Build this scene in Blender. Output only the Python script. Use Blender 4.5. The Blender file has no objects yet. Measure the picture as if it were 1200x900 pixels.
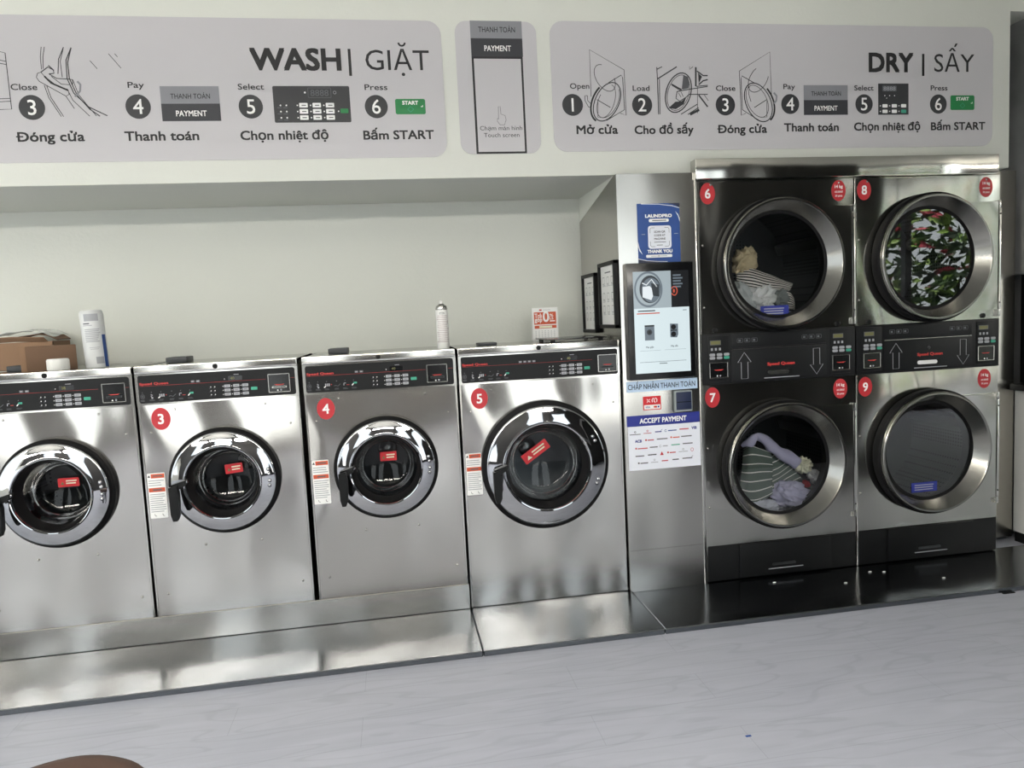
import bpy, bmesh, math, random
from mathutils import Vector, Matrix, noise
random.seed(7)
SC = bpy.context.scene
COL = SC.collection
PI = math.pi

# ------------------------------------------------------------------ camera
CAM = Vector((0.0, -3.2668, 1.3309)); FPX = 850.0
rx, ry, rz = -0.0897, 0.0499, -0.1575
ROT = Matrix.Rotation(rz, 3, 'Z') @ Matrix.Rotation(rx, 3, 'X') @ Matrix.Rotation(ry, 3, 'Y')
cd = bpy.data.cameras.new('camera'); cd.sensor_width = 36; cd.lens = FPX / 1200 * 36; cd.clip_start = .05
cam = bpy.data.objects.new('camera', cd); COL.objects.link(cam)
right, fwd, up = ROT.col[0], ROT.col[1], ROT.col[2]
M3 = Matrix((right, up, -fwd)).transposed()
cam.matrix_world = Matrix.Translation(CAM) @ M3.to_4x4()
SC.camera = cam

def at(u, v, y=0.0):
    """world point on the plane y = const measured at a photograph pixel"""
    d = ROT @ Vector(((u - 600) / FPX, 1, -(v - 450) / FPX))
    t = (y - CAM.y) / d.y
    return CAM + d * t

# ------------------------------------------------------------------ light
SC.view_settings.view_transform = 'Standard'; SC.view_settings.look = 'None'
SC.view_settings.gamma = 1; SC.view_settings.use_curve_mapping = False
SC.view_settings.exposure = 0.23
SC.cycles.max_bounces = 8; SC.cycles.diffuse_bounces = 4; SC.cycles.glossy_bounces = 5
SC.cycles.transparent_max_bounces = 10; SC.cycles.caustics_reflective = False; SC.cycles.caustics_refractive = False
SC.cycles.sample_clamp_indirect = 4; SC.cycles.use_denoising = True
SKY = 2.1; FILL_LAMP = 32.0; SUN = 19.0
w = bpy.data.worlds.new('World'); SC.world = w; w.use_nodes = True
nt = w.node_tree; bg = nt.nodes['Background']; bg.inputs[1].default_value = SKY
bg.inputs[0].default_value = (0.90, 0.97, 1.0, 1)

sl = bpy.data.lights.new('sun', 'SUN'); sl.energy = SUN; sl.angle = math.radians(1); sl.color = (1, .95, .86)
so = bpy.data.objects.new('sun', sl); COL.objects.link(so); so.location = (4, 6, 20)
so.rotation_euler = Vector((-.10, -.24, -1)).to_track_quat('-Z', 'Y').to_euler()     # high behind the shop: it lights the street, not the room
# facade openings: (x0, x1, z0, z1) in the front wall y = FY
FY = -4.6; CEIL = 3.05; X0 = -5.5; X1 = 10.0; YB = 0.65
OPEN = [(-3.85, -3.05, 0.05, 2.95), (-2.25, -1.1, 0.05, 2.95), (0.66, 1.5, 0.05, 2.95), (1.95, 2.85, 0.05, 2.6), (4.9, 9.7, 0.05, 2.8)]
SIDE = (-4.3, -0.5, 0.4, 2.9)      # glazed side of the shop: y0, y1, z0, z1
for (a, b, c, d) in OPEN:
    l = bpy.data.lights.new('daylight', 'AREA'); l.shape = 'RECTANGLE'; l.size = b - a; l.size_y = d - c
    l.cycles.is_portal = True
    o = bpy.data.objects.new('daylight', l); COL.objects.link(o)
    o.location = ((a + b) / 2, FY - .1, (c + d) / 2); o.rotation_euler = (PI / 2, 0, 0)
l = bpy.data.lights.new('daylight', 'AREA'); l.shape = 'RECTANGLE'; l.size = SIDE[3] - SIDE[2]; l.size_y = SIDE[1] - SIDE[0]; l.cycles.is_portal = True
o = bpy.data.objects.new('daylight', l); COL.objects.link(o); o.location = (X0 - .1, (SIDE[0] + SIDE[1]) / 2, (SIDE[2] + SIDE[3]) / 2); o.rotation_euler = (0, -PI / 2, 0)

# ------------------------------------------------------------------ materials
def lin(c):
    if isinstance(c, str):
        c = [int(c[i:i + 2], 16) / 255 for i in (0, 2, 4)]
    return tuple((x / 12.92 if x <= .04045 else ((x + .055) / 1.055) ** 2.4) for x in c) + (1,)
MATS = {}
def mat(name, col, rough=.5, metal=0, spec=.5, emit=None, estr=0, coat=0):
    m = bpy.data.materials.new(name); m.use_nodes = True
    p = m.node_tree.nodes['Principled BSDF']
    p.inputs['Base Color'].default_value = lin(col); p.inputs['Roughness'].default_value = rough
    p.inputs['Metallic'].default_value = metal; p.inputs['Specular IOR Level'].default_value = spec
    p.inputs['Coat Weight'].default_value = coat
    if emit:
        p.inputs['Emission Color'].default_value = lin(emit); p.inputs['Emission Strength'].default_value = estr
    MATS[name] = m
    return m
def N(m, t, **kw):
    n = m.node_tree.nodes.new(t)
    for k, v in kw.items(): setattr(n, k, v)
    return n
def L(m, a, b): m.node_tree.links.new(a, b)
def P(m): return m.node_tree.nodes['Principled BSDF']

def noise_bump(m, scale, strength, dist, stretch=(1, 1, 1), detail=2):
    tc = N(m, 'ShaderNodeTexCoord'); mp = N(m, 'ShaderNodeMapping'); mp.inputs['Scale'].default_value = stretch
    nz = N(m, 'ShaderNodeTexNoise'); nz.inputs['Scale'].default_value = scale; nz.inputs['Detail'].default_value = detail
    b = N(m, 'ShaderNodeBump'); b.inputs['Strength'].default_value = strength; b.inputs['Distance'].default_value = dist
    L(m, tc.outputs['Object'], mp.inputs['Vector']); L(m, mp.outputs[0], nz.inputs['Vector'])
    L(m, nz.outputs['Fac'], b.inputs['Height']); L(m, b.outputs[0], P(m).inputs['Normal'])
    return nz, b, mp, tc

def steel(name, col, rough, wav=.03, wscale=2.2, aniso=.6):
    m = mat(name, col, rough, 1)
    p = P(m)
    nz, b, mp, tc = noise_bump(m, wscale, 1.0, wav, (1, 1, .75), 0.5)
    # fine brushed grain along x in the roughness
    mp2 = N(m, 'ShaderNodeMapping'); mp2.inputs['Scale'].default_value = (2, 2, 120)
    n2 = N(m, 'ShaderNodeTexNoise'); n2.inputs['Scale'].default_value = 6; n2.inputs['Detail'].default_value = 3
    L(m, tc.outputs['Object'], mp2.inputs[0]); L(m, mp2.outputs[0], n2.inputs['Vector'])
    mr = N(m, 'ShaderNodeMapRange'); mr.inputs[3].default_value = rough * .92; mr.inputs[4].default_value = rough * 1.08
    L(m, n2.outputs['Fac'], mr.inputs[0]); L(m, mr.outputs[0], p.inputs['Roughness'])
    p.inputs['Anisotropic'].default_value = aniso; p.inputs['Anisotropic Rotation'].default_value = .25
    tg = N(m, 'ShaderNodeTangent'); tg.direction_type = 'RADIAL'; tg.axis = 'Z'
    L(m, tg.outputs[0], p.inputs['Tangent'])
    return m

steel('steel', 'c4c2be', .16, .05, 2.6, .88)
steel('steel_dryer', 'c4c3bd', .12, .026, 3.0)
steel('steel_kiosk', 'c4c2bd', .19, .03, 2.0, .85)
steel('steel_platform', '6f7378', .18, .014, 2.6, .3)
steel('steel_panel', 'b9b6ae', .25, .02, 3.0)
mat('steel_trim', 'cfcec9', .16, 1)
mat('chrome', 'b4b5b8', .035, 1)
mat('satin', 'b4b3af', .22, 1)
mat('ring_steel', '8b8a86', .19, 1)
mat('dark_steel', '4b4d4f', .35, .8)
mat('black', '0e0f10', .45, spec=.22)
mat('black_gloss', '0e0f11', .18)
mat('rubber', '08080a', .6, spec=.2)
mat('panel_black', '121315', .42, spec=.25)
mat('panel_grey', '34373b', .5)
mat('white', 'ecece8', .5)
mat('print_white', 'f2f2f0', .5)
mat('print_grey', '9fa1a6', .5)
mat('print_faint', '585b5f', .5)
mat('sign_grey', 'c3c1c4', .5)
mat('ink', '17171a', .5)
mat('ink_soft', '57585c', .5)
mat('badge_black', '2b2c30', .45)
mat('bar_grey', '85868c', .5)
mat('bar_dark', '2f3036', .5)
mat('green', '0c7a3f', .4)
mat('green_button', '3c9c82', .45)
mat('red', 'b2232d', .45)
mat('red_bright', 'c41f28', .4)
mat('red_brand', 'b5322f', .5)
mat('orange', 'c4502c', .5)
mat('blue', '1d4487', .4)
mat('navy', '1f2a80', .4)
mat('navy_dark', '14203f', .4)
mat('pale_blue', 'bcd3ea', .5)
mat('poster_white', 'e6e9f2', .45)
mat('lcd', '6b6a3f', .4)
mat('cardboard', '8b6e56', .85)
mat('cardboard_dark', '6c5442', .85)
mat('brown_leather', '4a3831', .6, spec=.25)
mat('led', 'ffffff', .5, emit='fff7e8', estr=1.2)
mat('scr_pale', '0a0a0a', .15, emit='d9e8ec', estr=.85)
mat('scr_photo', '0a0a0a', .15, emit='a9b6bc', estr=.8)
mat('scr_mid', '0a0a0a', .15, emit='74808a', estr=.7)
mat('scr_dark', '0a0a0a', .15, emit='1d1f22', estr=.6)
mat('scr_light', '0a0a0a', .15, emit='dfe6ea', estr=.9)
mat('scr_red', '0a0a0a', .15, emit='c95a45', estr=.8)
mat('scr_ink', '0a0a0a', .15, emit='3a4046', estr=.6)
mat('fill_lamp', 'ffffff', .5, emit='fff9ef', estr=FILL_LAMP)  # glow of the added fill battens
mat('paint_wall', 'dcded6', .75)
mat('paint_ceiling', 'd2d2cc', .8)
mat('facade_dark', '2b2a2a', .6)
mat('facade_frame', '2c2c2e', .4, .3)
mat('paving', '9fa0a0', .9)
mat('alu_white', 'd6d6d2', .35, .6)
noise_bump(MATS['paint_wall'], 60, .12, .01)
noise_bump(MATS['cardboard'], 30, .1, .01)

# thin clear glass: straight-through plus a fresnel reflection
def glass(name, tint, gain=1.0):
    m = bpy.data.materials.new(name); m.use_nodes = True; n = m.node_tree; n.nodes.clear()
    out = n.nodes.new('ShaderNodeOutputMaterial'); mx = n.nodes.new('ShaderNodeMixShader')
    tr = n.nodes.new('ShaderNodeBsdfTransparent'); tr.inputs[0].default_value = lin(tint)
    gl = n.nodes.new('ShaderNodeBsdfGlossy'); gl.inputs['Roughness'].default_value = .01
    gl.inputs[0].default_value = (1, 1, 1, 1)
    fr = n.nodes.new('ShaderNodeFresnel'); fr.inputs[0].default_value = 1.52
    mu = n.nodes.new('ShaderNodeMath'); mu.operation = 'MULTIPLY'; mu.inputs[1].default_value = gain; mu.use_clamp = True
    n.links.new(fr.outputs[0], mu.inputs[0]); n.links.new(mu.outputs[0], mx.inputs[0])
    n.links.new(tr.outputs[0], mx.inputs[1]); n.links.new(gl.outputs[0], mx.inputs[2]); n.links.new(mx.outputs[0], out.inputs[0])
    MATS[name] = m
glass('glass', 'd0d3d5', .5)
glass('glass_dark', 'fafbfb', 2.7)

# floor: pale grey wood-look vinyl planks running along x
def floor_mat():
    m = mat('vinyl', 'b4b5ba', .42)
    p = P(m); tc = N(m, 'ShaderNodeTexCoord')
    mp = N(m, 'ShaderNodeMapping'); mp.inputs['Scale'].default_value = (1.2, 7.5, 1)
    L(m, tc.outputs['Object'], mp.inputs[0])
    nz = N(m, 'ShaderNodeTexNoise'); nz.inputs['Scale'].default_value = 2.0; nz.inputs['Detail'].default_value = 4; nz.inputs['Distortion'].default_value = 1.2
    L(m, mp.outputs[0], nz.inputs['Vector'])
    # cathedral grain: contour lines of a low noise
    mu = N(m, 'ShaderNodeMath', operation='MULTIPLY'); mu.inputs[1].default_value = 44
    n3 = N(m, 'ShaderNodeTexNoise'); n3.inputs['Scale'].default_value = 1.1; n3.inputs['Detail'].default_value = 1
    L(m, mp.outputs[0], n3.inputs['Vector']); L(m, n3.outputs['Fac'], mu.inputs[0])
    sn = N(m, 'ShaderNodeMath', operation='SINE'); L(m, mu.outputs[0], sn.inputs[0])
    gr = N(m, 'ShaderNodeMapRange'); gr.inputs[1].default_value = .75; gr.inputs[2].default_value = 1.0; gr.inputs[4].default_value = .22
    L(m, sn.outputs[0], gr.inputs[0])
    br = N(m, 'ShaderNodeTexBrick'); br.offset = .37; br.inputs['Scale'].default_value = 1
    br.inputs['Brick Width'].default_value = 1.22; br.inputs['Row Height'].default_value = .18
    br.inputs['Mortar Size'].default_value = .0012; br.inputs['Mortar Smooth'].default_value = .2
    br.inputs['Color1'].default_value = (1, 1, 1, 1); br.inputs['Color2'].default_value = (.975, .975, .98, 1); br.inputs['Mortar'].default_value = (.80, .80, .82, 1)
    L(m, tc.outputs['Object'], br.inputs['Vector'])
    r1 = N(m, 'ShaderNodeValToRGB'); r1.color_ramp.elements[0].position = .3; r1.color_ramp.elements[1].position = .75
    r1.color_ramp.elements[0].color = lin('a4a7b2'); r1.color_ramp.elements[1].color = lin('aeb1bc')
    L(m, nz.outputs['Fac'], r1.inputs[0])
    mx = N(m, 'ShaderNodeMix', data_type='RGBA'); mx.blend_type = 'MIX'; mx.inputs[7].default_value = lin('878a95')
    L(m, gr.outputs[0], mx.inputs[0]); L(m, r1.outputs[0], mx.inputs[6])
    m2 = N(m, 'ShaderNodeMix', data_type='RGBA'); m2.blend_type = 'MULTIPLY'; m2.inputs[0].default_value = 1
    L(m, mx.outputs[2], m2.inputs[6]); L(m, br.outputs['Color'], m2.inputs[7])
    L(m, m2.outputs[2], p.inputs['Base Color'])
floor_mat()

def marble():
    m = mat('marble', '5f6062', .3)
    tc = N(m, 'ShaderNodeTexCoord'); nz = N(m, 'ShaderNodeTexNoise'); nz.inputs['Scale'].default_value = 1.6; nz.inputs['Detail'].default_value = 6; nz.inputs['Distortion'].default_value = 1.5
    r = N(m, 'ShaderNodeValToRGB'); e = r.color_ramp.elements
    e[0].position = .3; e[0].color = lin('6a6b6c'); e[1].position = .7; e[1].color = lin('98999a')
    L(m, tc.outputs['Object'], nz.inputs['Vector']); L(m, nz.outputs['Fac'], r.inputs[0]); L(m, r.outputs[0], P(m).inputs['Base Color'])
marble()

def stripes(name, base, line, count, duty, distort=.0, axis=1):
    """woven stripes following the cloth's own uv"""
    m = mat(name, base, .9, spec=.1)
    uv = N(m, 'ShaderNodeUVMap'); sp = N(m, 'ShaderNodeSeparateXYZ'); L(m, uv.outputs[0], sp.inputs[0])
    a = N(m, 'ShaderNodeMath', operation='MULTIPLY'); a.inputs[1].default_value = count; L(m, sp.outputs[axis], a.inputs[0])
    f = N(m, 'ShaderNodeMath', operation='FRACT'); L(m, a.outputs[0], f.inputs[0])
    g = N(m, 'ShaderNodeMath', operation='LESS_THAN'); g.inputs[1].default_value = duty; L(m, f.outputs[0], g.inputs[0])
    mx = N(m, 'ShaderNodeMix', data_type='RGBA'); mx.inputs[6].default_value = lin(base); mx.inputs[7].default_value = lin(line)
    L(m, g.outputs[0], mx.inputs[0]); L(m, mx.outputs[2], P(m).inputs['Base Color'])
stripes('cloth_green_stripe', '66736c', 'f4f4ee', 6.5, .13)
stripes('cloth_bw_stripe', 'f4f1ea', '26262b', 8, .42)
for n_, c_ in dict(cloth_white='f0f2f2', cloth_grey='8d9494', cloth_beige='cdbf9f', cloth_lilac='c6c4e0', cloth_cream='e9e8cf', cloth_pale='dcdeea', cloth_red='a8323a', cloth_ash='c6cccd').items():
    mat(n_, c_, .92, spec=.1); noise_bump(MATS[n_], 14, .35, .03, detail=4)

def drum_mat():
    m = mat('drum_steel', '8a8d8f', .35, 1)
    tc = N(m, 'ShaderNodeTexCoord'); v = N(m, 'ShaderNodeTexVoronoi'); v.inputs['Scale'].default_value = 55; v.inputs['Randomness'].default_value = 0
    L(m, tc.outputs['Object'], v.inputs['Vector'])
    r = N(m, 'ShaderNodeValToRGB'); r.color_ramp.elements[0].position = .28; r.color_ramp.elements[1].position = .32
    r.color_ramp.elements[0].color = (.01, .01, .01, 1); r.color_ramp.elements[1].color = lin('55585a')
    L(m, v.outputs['Distance'], r.inputs[0]); L(m, r.outputs[0], P(m).inputs['Base Color'])
drum_mat()

# ------------------------------------------------------------------ building helpers
W = {}           # world origin of every object built
def thing(name, label, cat, loc, group=None):
    o = bpy.data.objects.new(name, None); o.empty_display_size = .1; COL.objects.link(o)
    o.location = loc; W[o] = Vector(loc); o['label'] = label; o['category'] = cat
    if group: o['group'] = group
    return o
def tag(o, label, cat, group=None):
    o['label'] = label; o['category'] = cat
    if group: o['group'] = group
    return o

class MB:
    def __init__(s): s.bm = bmesh.new(); s.mats = []
    def mi(s, m):
        if m not in s.mats: s.mats.append(m)
        return s.mats.index(m)
    def _merge(s, b2, m):
        i = s.mi(m); vm = {}
        for v in b2.verts: vm[v] = s.bm.verts.new(v.co)
        for f in b2.faces:
            try: nf = s.bm.faces.new([vm[v] for v in f.verts])
            except ValueError: continue
            nf.material_index = i
        b2.free()
    def box(s, a, b, m, bevel=0, seg=2, mtx=None):
        b2 = bmesh.new(); bmesh.ops.create_cube(b2, size=1)
        c = [(a[i] + b[i]) / 2 for i in range(3)]; d = [abs(b[i] - a[i]) for i in range(3)]
        for v in b2.verts: v.co = Vector((v.co.x * d[0] + c[0], v.co.y * d[1] + c[1], v.co.z * d[2] + c[2]))
        if bevel: bmesh.ops.bevel(b2, geom=b2.edges[:], offset=bevel, segments=seg, affect='EDGES', profile=.6)
        if mtx: bmesh.ops.transform(b2, matrix=mtx, verts=b2.verts)
        s._merge(b2, m); return s
    def lathe(s, cx, cz, prof, m, seg=72, cap0=False, cap1=False, closed=False):
        """profile of (radius, y) turned about the y axis through (cx, cz)"""
        i = s.mi(m); rings = []
        for r, y in prof:
            rings.append([s.bm.verts.new((cx + r * math.cos(2 * PI * k / seg), y, cz + r * math.sin(2 * PI * k / seg))) for k in range(seg)])
        pr = list(zip(rings, rings[1:])) + ([(rings[-1], rings[0])] if closed else [])
        for A, B in pr:
            for k in range(seg):
                f = s.bm.faces.new((A[k], A[(k + 1) % seg], B[(k + 1) % seg], B[k])); f.material_index = i
        if cap0: s.bm.faces.new(rings[0]).material_index = i
        if cap1: s.bm.faces.new(rings[-1]).material_index = i
        return s
    def lathe_z(s, cx, cy, prof, m, seg=32, mtx=None):
        """profile of (radius, z) turned about a vertical axis, both ends capped"""
        b2 = bmesh.new(); rings = []
        for r, z in prof:
            rings.append([b2.verts.new((cx + r * math.cos(2 * PI * k / seg), cy + r * math.sin(2 * PI * k / seg), z)) for k in range(seg)])
        for A, B in zip(rings, rings[1:]):
            for k in range(seg): b2.faces.new((A[k], A[(k + 1) % seg], B[(k + 1) % seg], B[k]))
        b2.faces.new(rings[0][::-1]); b2.faces.new(rings[-1])
        if mtx: bmesh.ops.transform(b2, matrix=mtx, verts=b2.verts)
        s._merge(b2, m); return s
    def sphere(s, c, r, m, sc=(1, 1, 1), sub=2):
        b2 = bmesh.new(); bmesh.ops.create_icosphere(b2, subdivisions=sub, radius=r)
        for v in b2.verts: v.co = Vector((v.co.x * sc[0] + c[0], v.co.y * sc[1] + c[1], v.co.z * sc[2] + c[2]))
        s._merge(b2, m); return s
    def holed(s, x0, x1, z0, z1, y, cx, cz, r, m, seg=72):
        """flat plate facing the room with a round hole in it"""
        i = s.mi(m); inn = []; outv = []
        for k in range(seg):
            a = 2 * PI * k / seg + PI / seg; c, n = math.cos(a), math.sin(a)
            inn.append(s.bm.verts.new((cx + r * c, y, cz + r * n)))
            t = min(((x1 - cx) / c if c > 1e-9 else 1e9), ((x0 - cx) / c if c < -1e-9 else 1e9), ((z1 - cz) / n if n > 1e-9 else 1e9), ((z0 - cz) / n if n < -1e-9 else 1e9))
            outv.append(s.bm.verts.new((cx + t * c, y, cz + t * n)))
        for k in range(seg):
            q = (k + 1) % seg; A, B = outv[k].co, outv[q].co
            poly = [inn[k], outv[k]]
            if abs(A.x - B.x) > 1e-6 and abs(A.z - B.z) > 1e-6:      # corner of the plate
                px = A.x if abs(A.x - x0) < 1e-6 or abs(A.x - x1) < 1e-6 else B.x
                pz = A.z if abs(A.z - z0) < 1e-6 or abs(A.z - z1) < 1e-6 else B.z
                poly.append(s.bm.verts.new((px, y, pz)))
            poly += [outv[q], inn[q]]
            s.bm.faces.new(poly).material_index = i
        return s
    def tube(s, pts, r, m, seg=10):
        i = s.mi(m); rings = []; n = len(pts); pts = [Vector(p) for p in pts]
        rr = r if isinstance(r, (list, tuple)) else [r] * n
        for k, p in enumerate(pts):
            t = (pts[min(k + 1, n - 1)] - pts[max(k - 1, 0)]).normalized()
            u = t.cross(Vector((0, 0, 1)));
            if u.length < .05: u = t.cross(Vector((0, 1, 0)))
            u.normalize(); v = t.cross(u)
            rings.append([s.bm.verts.new(p + (u * math.cos(2 * PI * q / seg) + v * math.sin(2 * PI * q / seg)) * rr[k]) for q in range(seg)])
        for A, B in zip(rings, rings[1:]):
            for q in range(seg): s.bm.faces.new((A[q], A[(q + 1) % seg], B[(q + 1) % seg], B[q])).material_index = i
        s.bm.faces.new(rings[0][::-1]).material_index = i; s.bm.faces.new(rings[-1]).material_index = i
        return s
    def prism(s, pts, y0, y1, m):
        """outline of (x, z) points extruded from y0 to y1"""
        i = s.mi(m)
        A = [s.bm.verts.new((x, y0, z)) for x, z in pts]; B = [s.bm.verts.new((x, y1, z)) for x, z in pts]
        s.bm.faces.new(A).material_index = i; s.bm.faces.new(B[::-1]).material_index = i
        for k in range(len(pts)):
            q = (k + 1) % len(pts); s.bm.faces.new((A[k], B[k], B[q], A[q])).material_index = i
        return s
    def build(s, name, parent=None, smooth=35, recalc=True):
        bm = s.bm
        if recalc: bmesh.ops.recalc_face_normals(bm, faces=bm.faces)
        xs = [v.co for v in bm.verts]
        c = Vector([(min(p[i] for p in xs) + max(p[i] for p in xs)) / 2 for i in range(3)])
        if parent is None: c.z = min(p.z for p in xs)
        for v in bm.verts: v.co -= c
        me = bpy.data.meshes.new(name); bm.to_mesh(me); bm.free()
        for m in s.mats: me.materials.append(MATS[m])
        if smooth:
            for p in me.polygons: p.use_smooth = True
            me.set_sharp_from_angle(angle=math.radians(smooth))
        o = bpy.data.objects.new(name, me); COL.objects.link(o); W[o] = c
        if parent is not None: o.parent = parent; o.location = c - W[parent]
        else: o.location = c
        return o

# text outlines -> triangles (built-in font)
_tc = {}
def raw_text(body, bold=0):
    k = (body, bold)
    if k in _tc: return _tc[k]
    c = bpy.data.curves.new('lettering', 'FONT'); c.body = body; c.resolution_u = 3; c.offset = bold
    o = bpy.data.objects.new('lettering', c); COL.objects.link(o)
    dg = bpy.context.evaluated_depsgraph_get(); ev = o.evaluated_get(dg); me = ev.to_mesh()
    vs = [(v.co.x, v.co.y) for v in me.vertices]; fs = [tuple(p.vertices) for p in me.polygons]
    ev.to_mesh_clear(); bpy.data.objects.remove(o); bpy.data.curves.remove(c)
    _tc[k] = (vs, fs); return _tc[k]
SUBST = {'Đ': 'D', 'ở': 'ỏ', 'ệ': 'ê'}
def text_mesh(body, bold):
    plain = ''.join(SUBST.get(c, c) for c in body); vs, fs = raw_text(plain); vs, fs = list(vs), list(fs)
    def add(pts): fs.append(tuple(range(len(vs), len(vs) + len(pts)))); vs.extend(pts)
    for i, c in enumerate(body):
        if c not in SUBST: continue
        xr = max(v[0] for v in raw_text(plain[:i + 1])[0]); g = raw_text(plain[i])[0]; xl = xr - (max(v[0] for v in g) - min(v[0] for v in g))
        if c == 'Đ': add([(xl - .08, .325), (xl + .30, .325), (xl + .30, .385), (xl - .08, .385)])
        elif c == 'ở': add([(xr - .10, .43), (xr - .02, .40), (xr + .06, .47), (xr + .07, .54), (xr + .01, .54), (xr - .01, .49)])
        else: add([((xl + xr) / 2 + .055 * math.cos(q * PI / 5), -.17 + .055 * math.sin(q * PI / 5)) for q in range(10)])
    return vs, fs
_vs = raw_text('H', 0)[0]; CAP = max(v[1] for v in _vs)

class Flat:
    """printed graphics lying on a flat face: origin O, axes U (across) and V (up), normal Nn towards the viewer"""
    def __init__(s, O=(0, 0, 0), U=(1, 0, 0), V=(0, 0, 1), Nn=(0, -1, 0), lift=.0006):
        s.O, s.U, s.V, s.Nn = Vector(O), Vector(U), Vector(V), Vector(Nn); s.bm = MB(); s.lift = lift; s.layer = 0
    def pt(s, p, k): return s.O + s.U * p[0] + s.V * p[1] + s.Nn * (s.lift * (1 + k))
    def poly(s, pts, m, k=0):
        i = s.bm.mi(m); vs = [s.bm.bm.verts.new(s.pt(p, k)) for p in pts]
        s.bm.bm.faces.new(vs).material_index = i; return s
    def rect(s, x0, y0, x1, y1, m, k=0): return s.poly([(x0, y0), (x1, y0), (x1, y1), (x0, y1)], m, k)
    def rrect(s, x0, y0, x1, y1, r, m, k=0, n=6):
        return s.poly(rr(x0, y0, x1, y1, r, n), m, k)
    def disc(s, cx, cy, a, m, b=None, k=0, n=40):
        b = b or a
        return s.poly([(cx + a * math.cos(2 * PI * q / n), cy + b * math.sin(2 * PI * q / n)) for q in range(n)], m, k)
    def stroke(s, pts, wd, m, k=0, closed=False):
        i = s.bm.mi(m); n = len(pts); pts = [Vector(p) for p in pts]
        seq = list(range(n)); A = []
        for q in seq:
            a = pts[(q - 1) % n] if (closed or q > 0) else pts[q]; b = pts[(q + 1) % n] if (closed or q < n - 1) else pts[q]
            t = (b - a); t = t.normalized() if t.length > 1e-9 else Vector((1, 0))
            nn = Vector((-t.y, t.x)) * wd / 2
            A.append((s.bm.bm.verts.new(s.pt(pts[q] + nn, k)), s.bm.bm.verts.new(s.pt(pts[q] - nn, k))))
        for q in range(n if closed else n - 1):
            B = A[(q + 1) % n]; s.bm.bm.faces.new((A[q][0], A[q][1], B[1], B[0])).material_index = i
        return s
    def text(s, body, x0, y0, m, cap=None, x1=None, bold=0, k=1, center=False):
        vs, fs = text_mesh(body, 0); i = s.bm.mi(m)
        xa, xb = min(v[0] for v in vs), max(v[0] for v in vs)
        sy = (cap / CAP) if cap else 1
        sx = (x1 - x0) / (xb - xa) if x1 is not None else sy
        if not cap: sy = sx
        ox = x0 - (xb + xa) / 2 * sx if center else x0 - xa * sx
        e = bold * 1.0
        for ci, (ex, ey) in enumerate(((-e, -e), (e, -e), (e, e), (-e, e), (0, e), (0, -e)) if e else ((0, 0),)):   # heavier strokes: the outline printed again around itself
            V_ = [s.bm.bm.verts.new(s.pt((ox + (x + ex) * sx, y0 + (y + ey) * sy), k + ci * .12)) for x, y in vs]
            for f in fs:
                try: s.bm.bm.faces.new([V_[j] for j in f]).material_index = i
                except ValueError: pass
        return s
    def build(s, name, parent): return s.bm.build(name, parent, smooth=0, recalc=False)

def rr(x0, y0, x1, y1, r, n=6):
    out = []
    for (cx, cy, a0) in ((x1 - r, y1 - r, 0), (x0 + r, y1 - r, 90), (x0 + r, y0 + r, 180), (x1 - r, y0 + r, 270)):
        for q in range(n + 1):
            a = math.radians(a0 + 90 * q / n); out.append((cx + r * math.cos(a), cy + r * math.sin(a)))
    return out
def arc(cx, cy, a, b, t0, t1, n=20, rot=0):
    c, s_ = math.cos(rot), math.sin(rot); o = []
    for q in range(n + 1):
        t = math.radians(t0 + (t1 - t0) * q / n); x, y = a * math.cos(t), b * math.sin(t)
        o.append((cx + x * c - y * s_, cy + x * s_ + y * c))
    return o
def lines_of_print(F, x0, x1, y0, y1, n, m, k=1, th=.35, ragged=.25):
    """illegible rows of small print"""
    st = (y1 - y0) / n
    for q in range(n):
        y = y1 - st * (q + .5); e = x1 - random.random() * ragged * (x1 - x0)
        F.rect(x0, y - st * th / 2, e, y + st * th / 2, m, k)

def struct(o): o['kind'] = 'structure'; return o

# ------------------------------------------------------------------ the setting
struct(MB().box((X0, FY, -.12), (X1, YB + .2, -.024), 'vinyl').build('floor', smooth=0))
struct(MB().box((X0, FY, CEIL), (X1, YB + .2, CEIL + .1), 'paint_ceiling').build('ceiling', smooth=0))
struct(MB().box((X0, YB, -.024), (X1, YB + .15, CEIL), 'paint_wall').build('wall_back', smooth=0))
wl_ = MB(); y0_, y1_, z0_, z1_ = SIDE
for (ya, yb_, za, zb_) in ((FY, y0_, -.024, CEIL), (y1_, YB, -.024, CEIL), (y0_, y1_, -.024, z0_), (y0_, y1_, z1_, CEIL)): wl_.box((X0 - .15, ya, za), (X0, yb_, zb_), 'paint_wall')
struct(wl_.build('wall_left', smooth=0))
# hanging bulkhead over the machines, and the lower ceiling of its alcove
struct(MB().box((X0, .012, 1.963), (3.108, YB, CEIL), 'paint_wall', .006).build('wall_bulkhead'))
# side wall with its niche at the end of the row
rw = MB()
rw.box((3.30, .045, 1.432), (3.42, YB, CEIL), 'marble'); rw.box((3.40, .045, -.024), (3.52, YB, 1.432), 'marble')
struct(rw.build('wall_right', smooth=0))
struct(MB().box((3.109, .045, 2.735), (3.299, YB, CEIL), 'paint_wall').build('trim_1', smooth=0))
struct(MB().box((X1, FY, -.024), (X1 + .15, YB, CEIL), 'facade_dark').build('wall_far_right', smooth=0))
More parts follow.
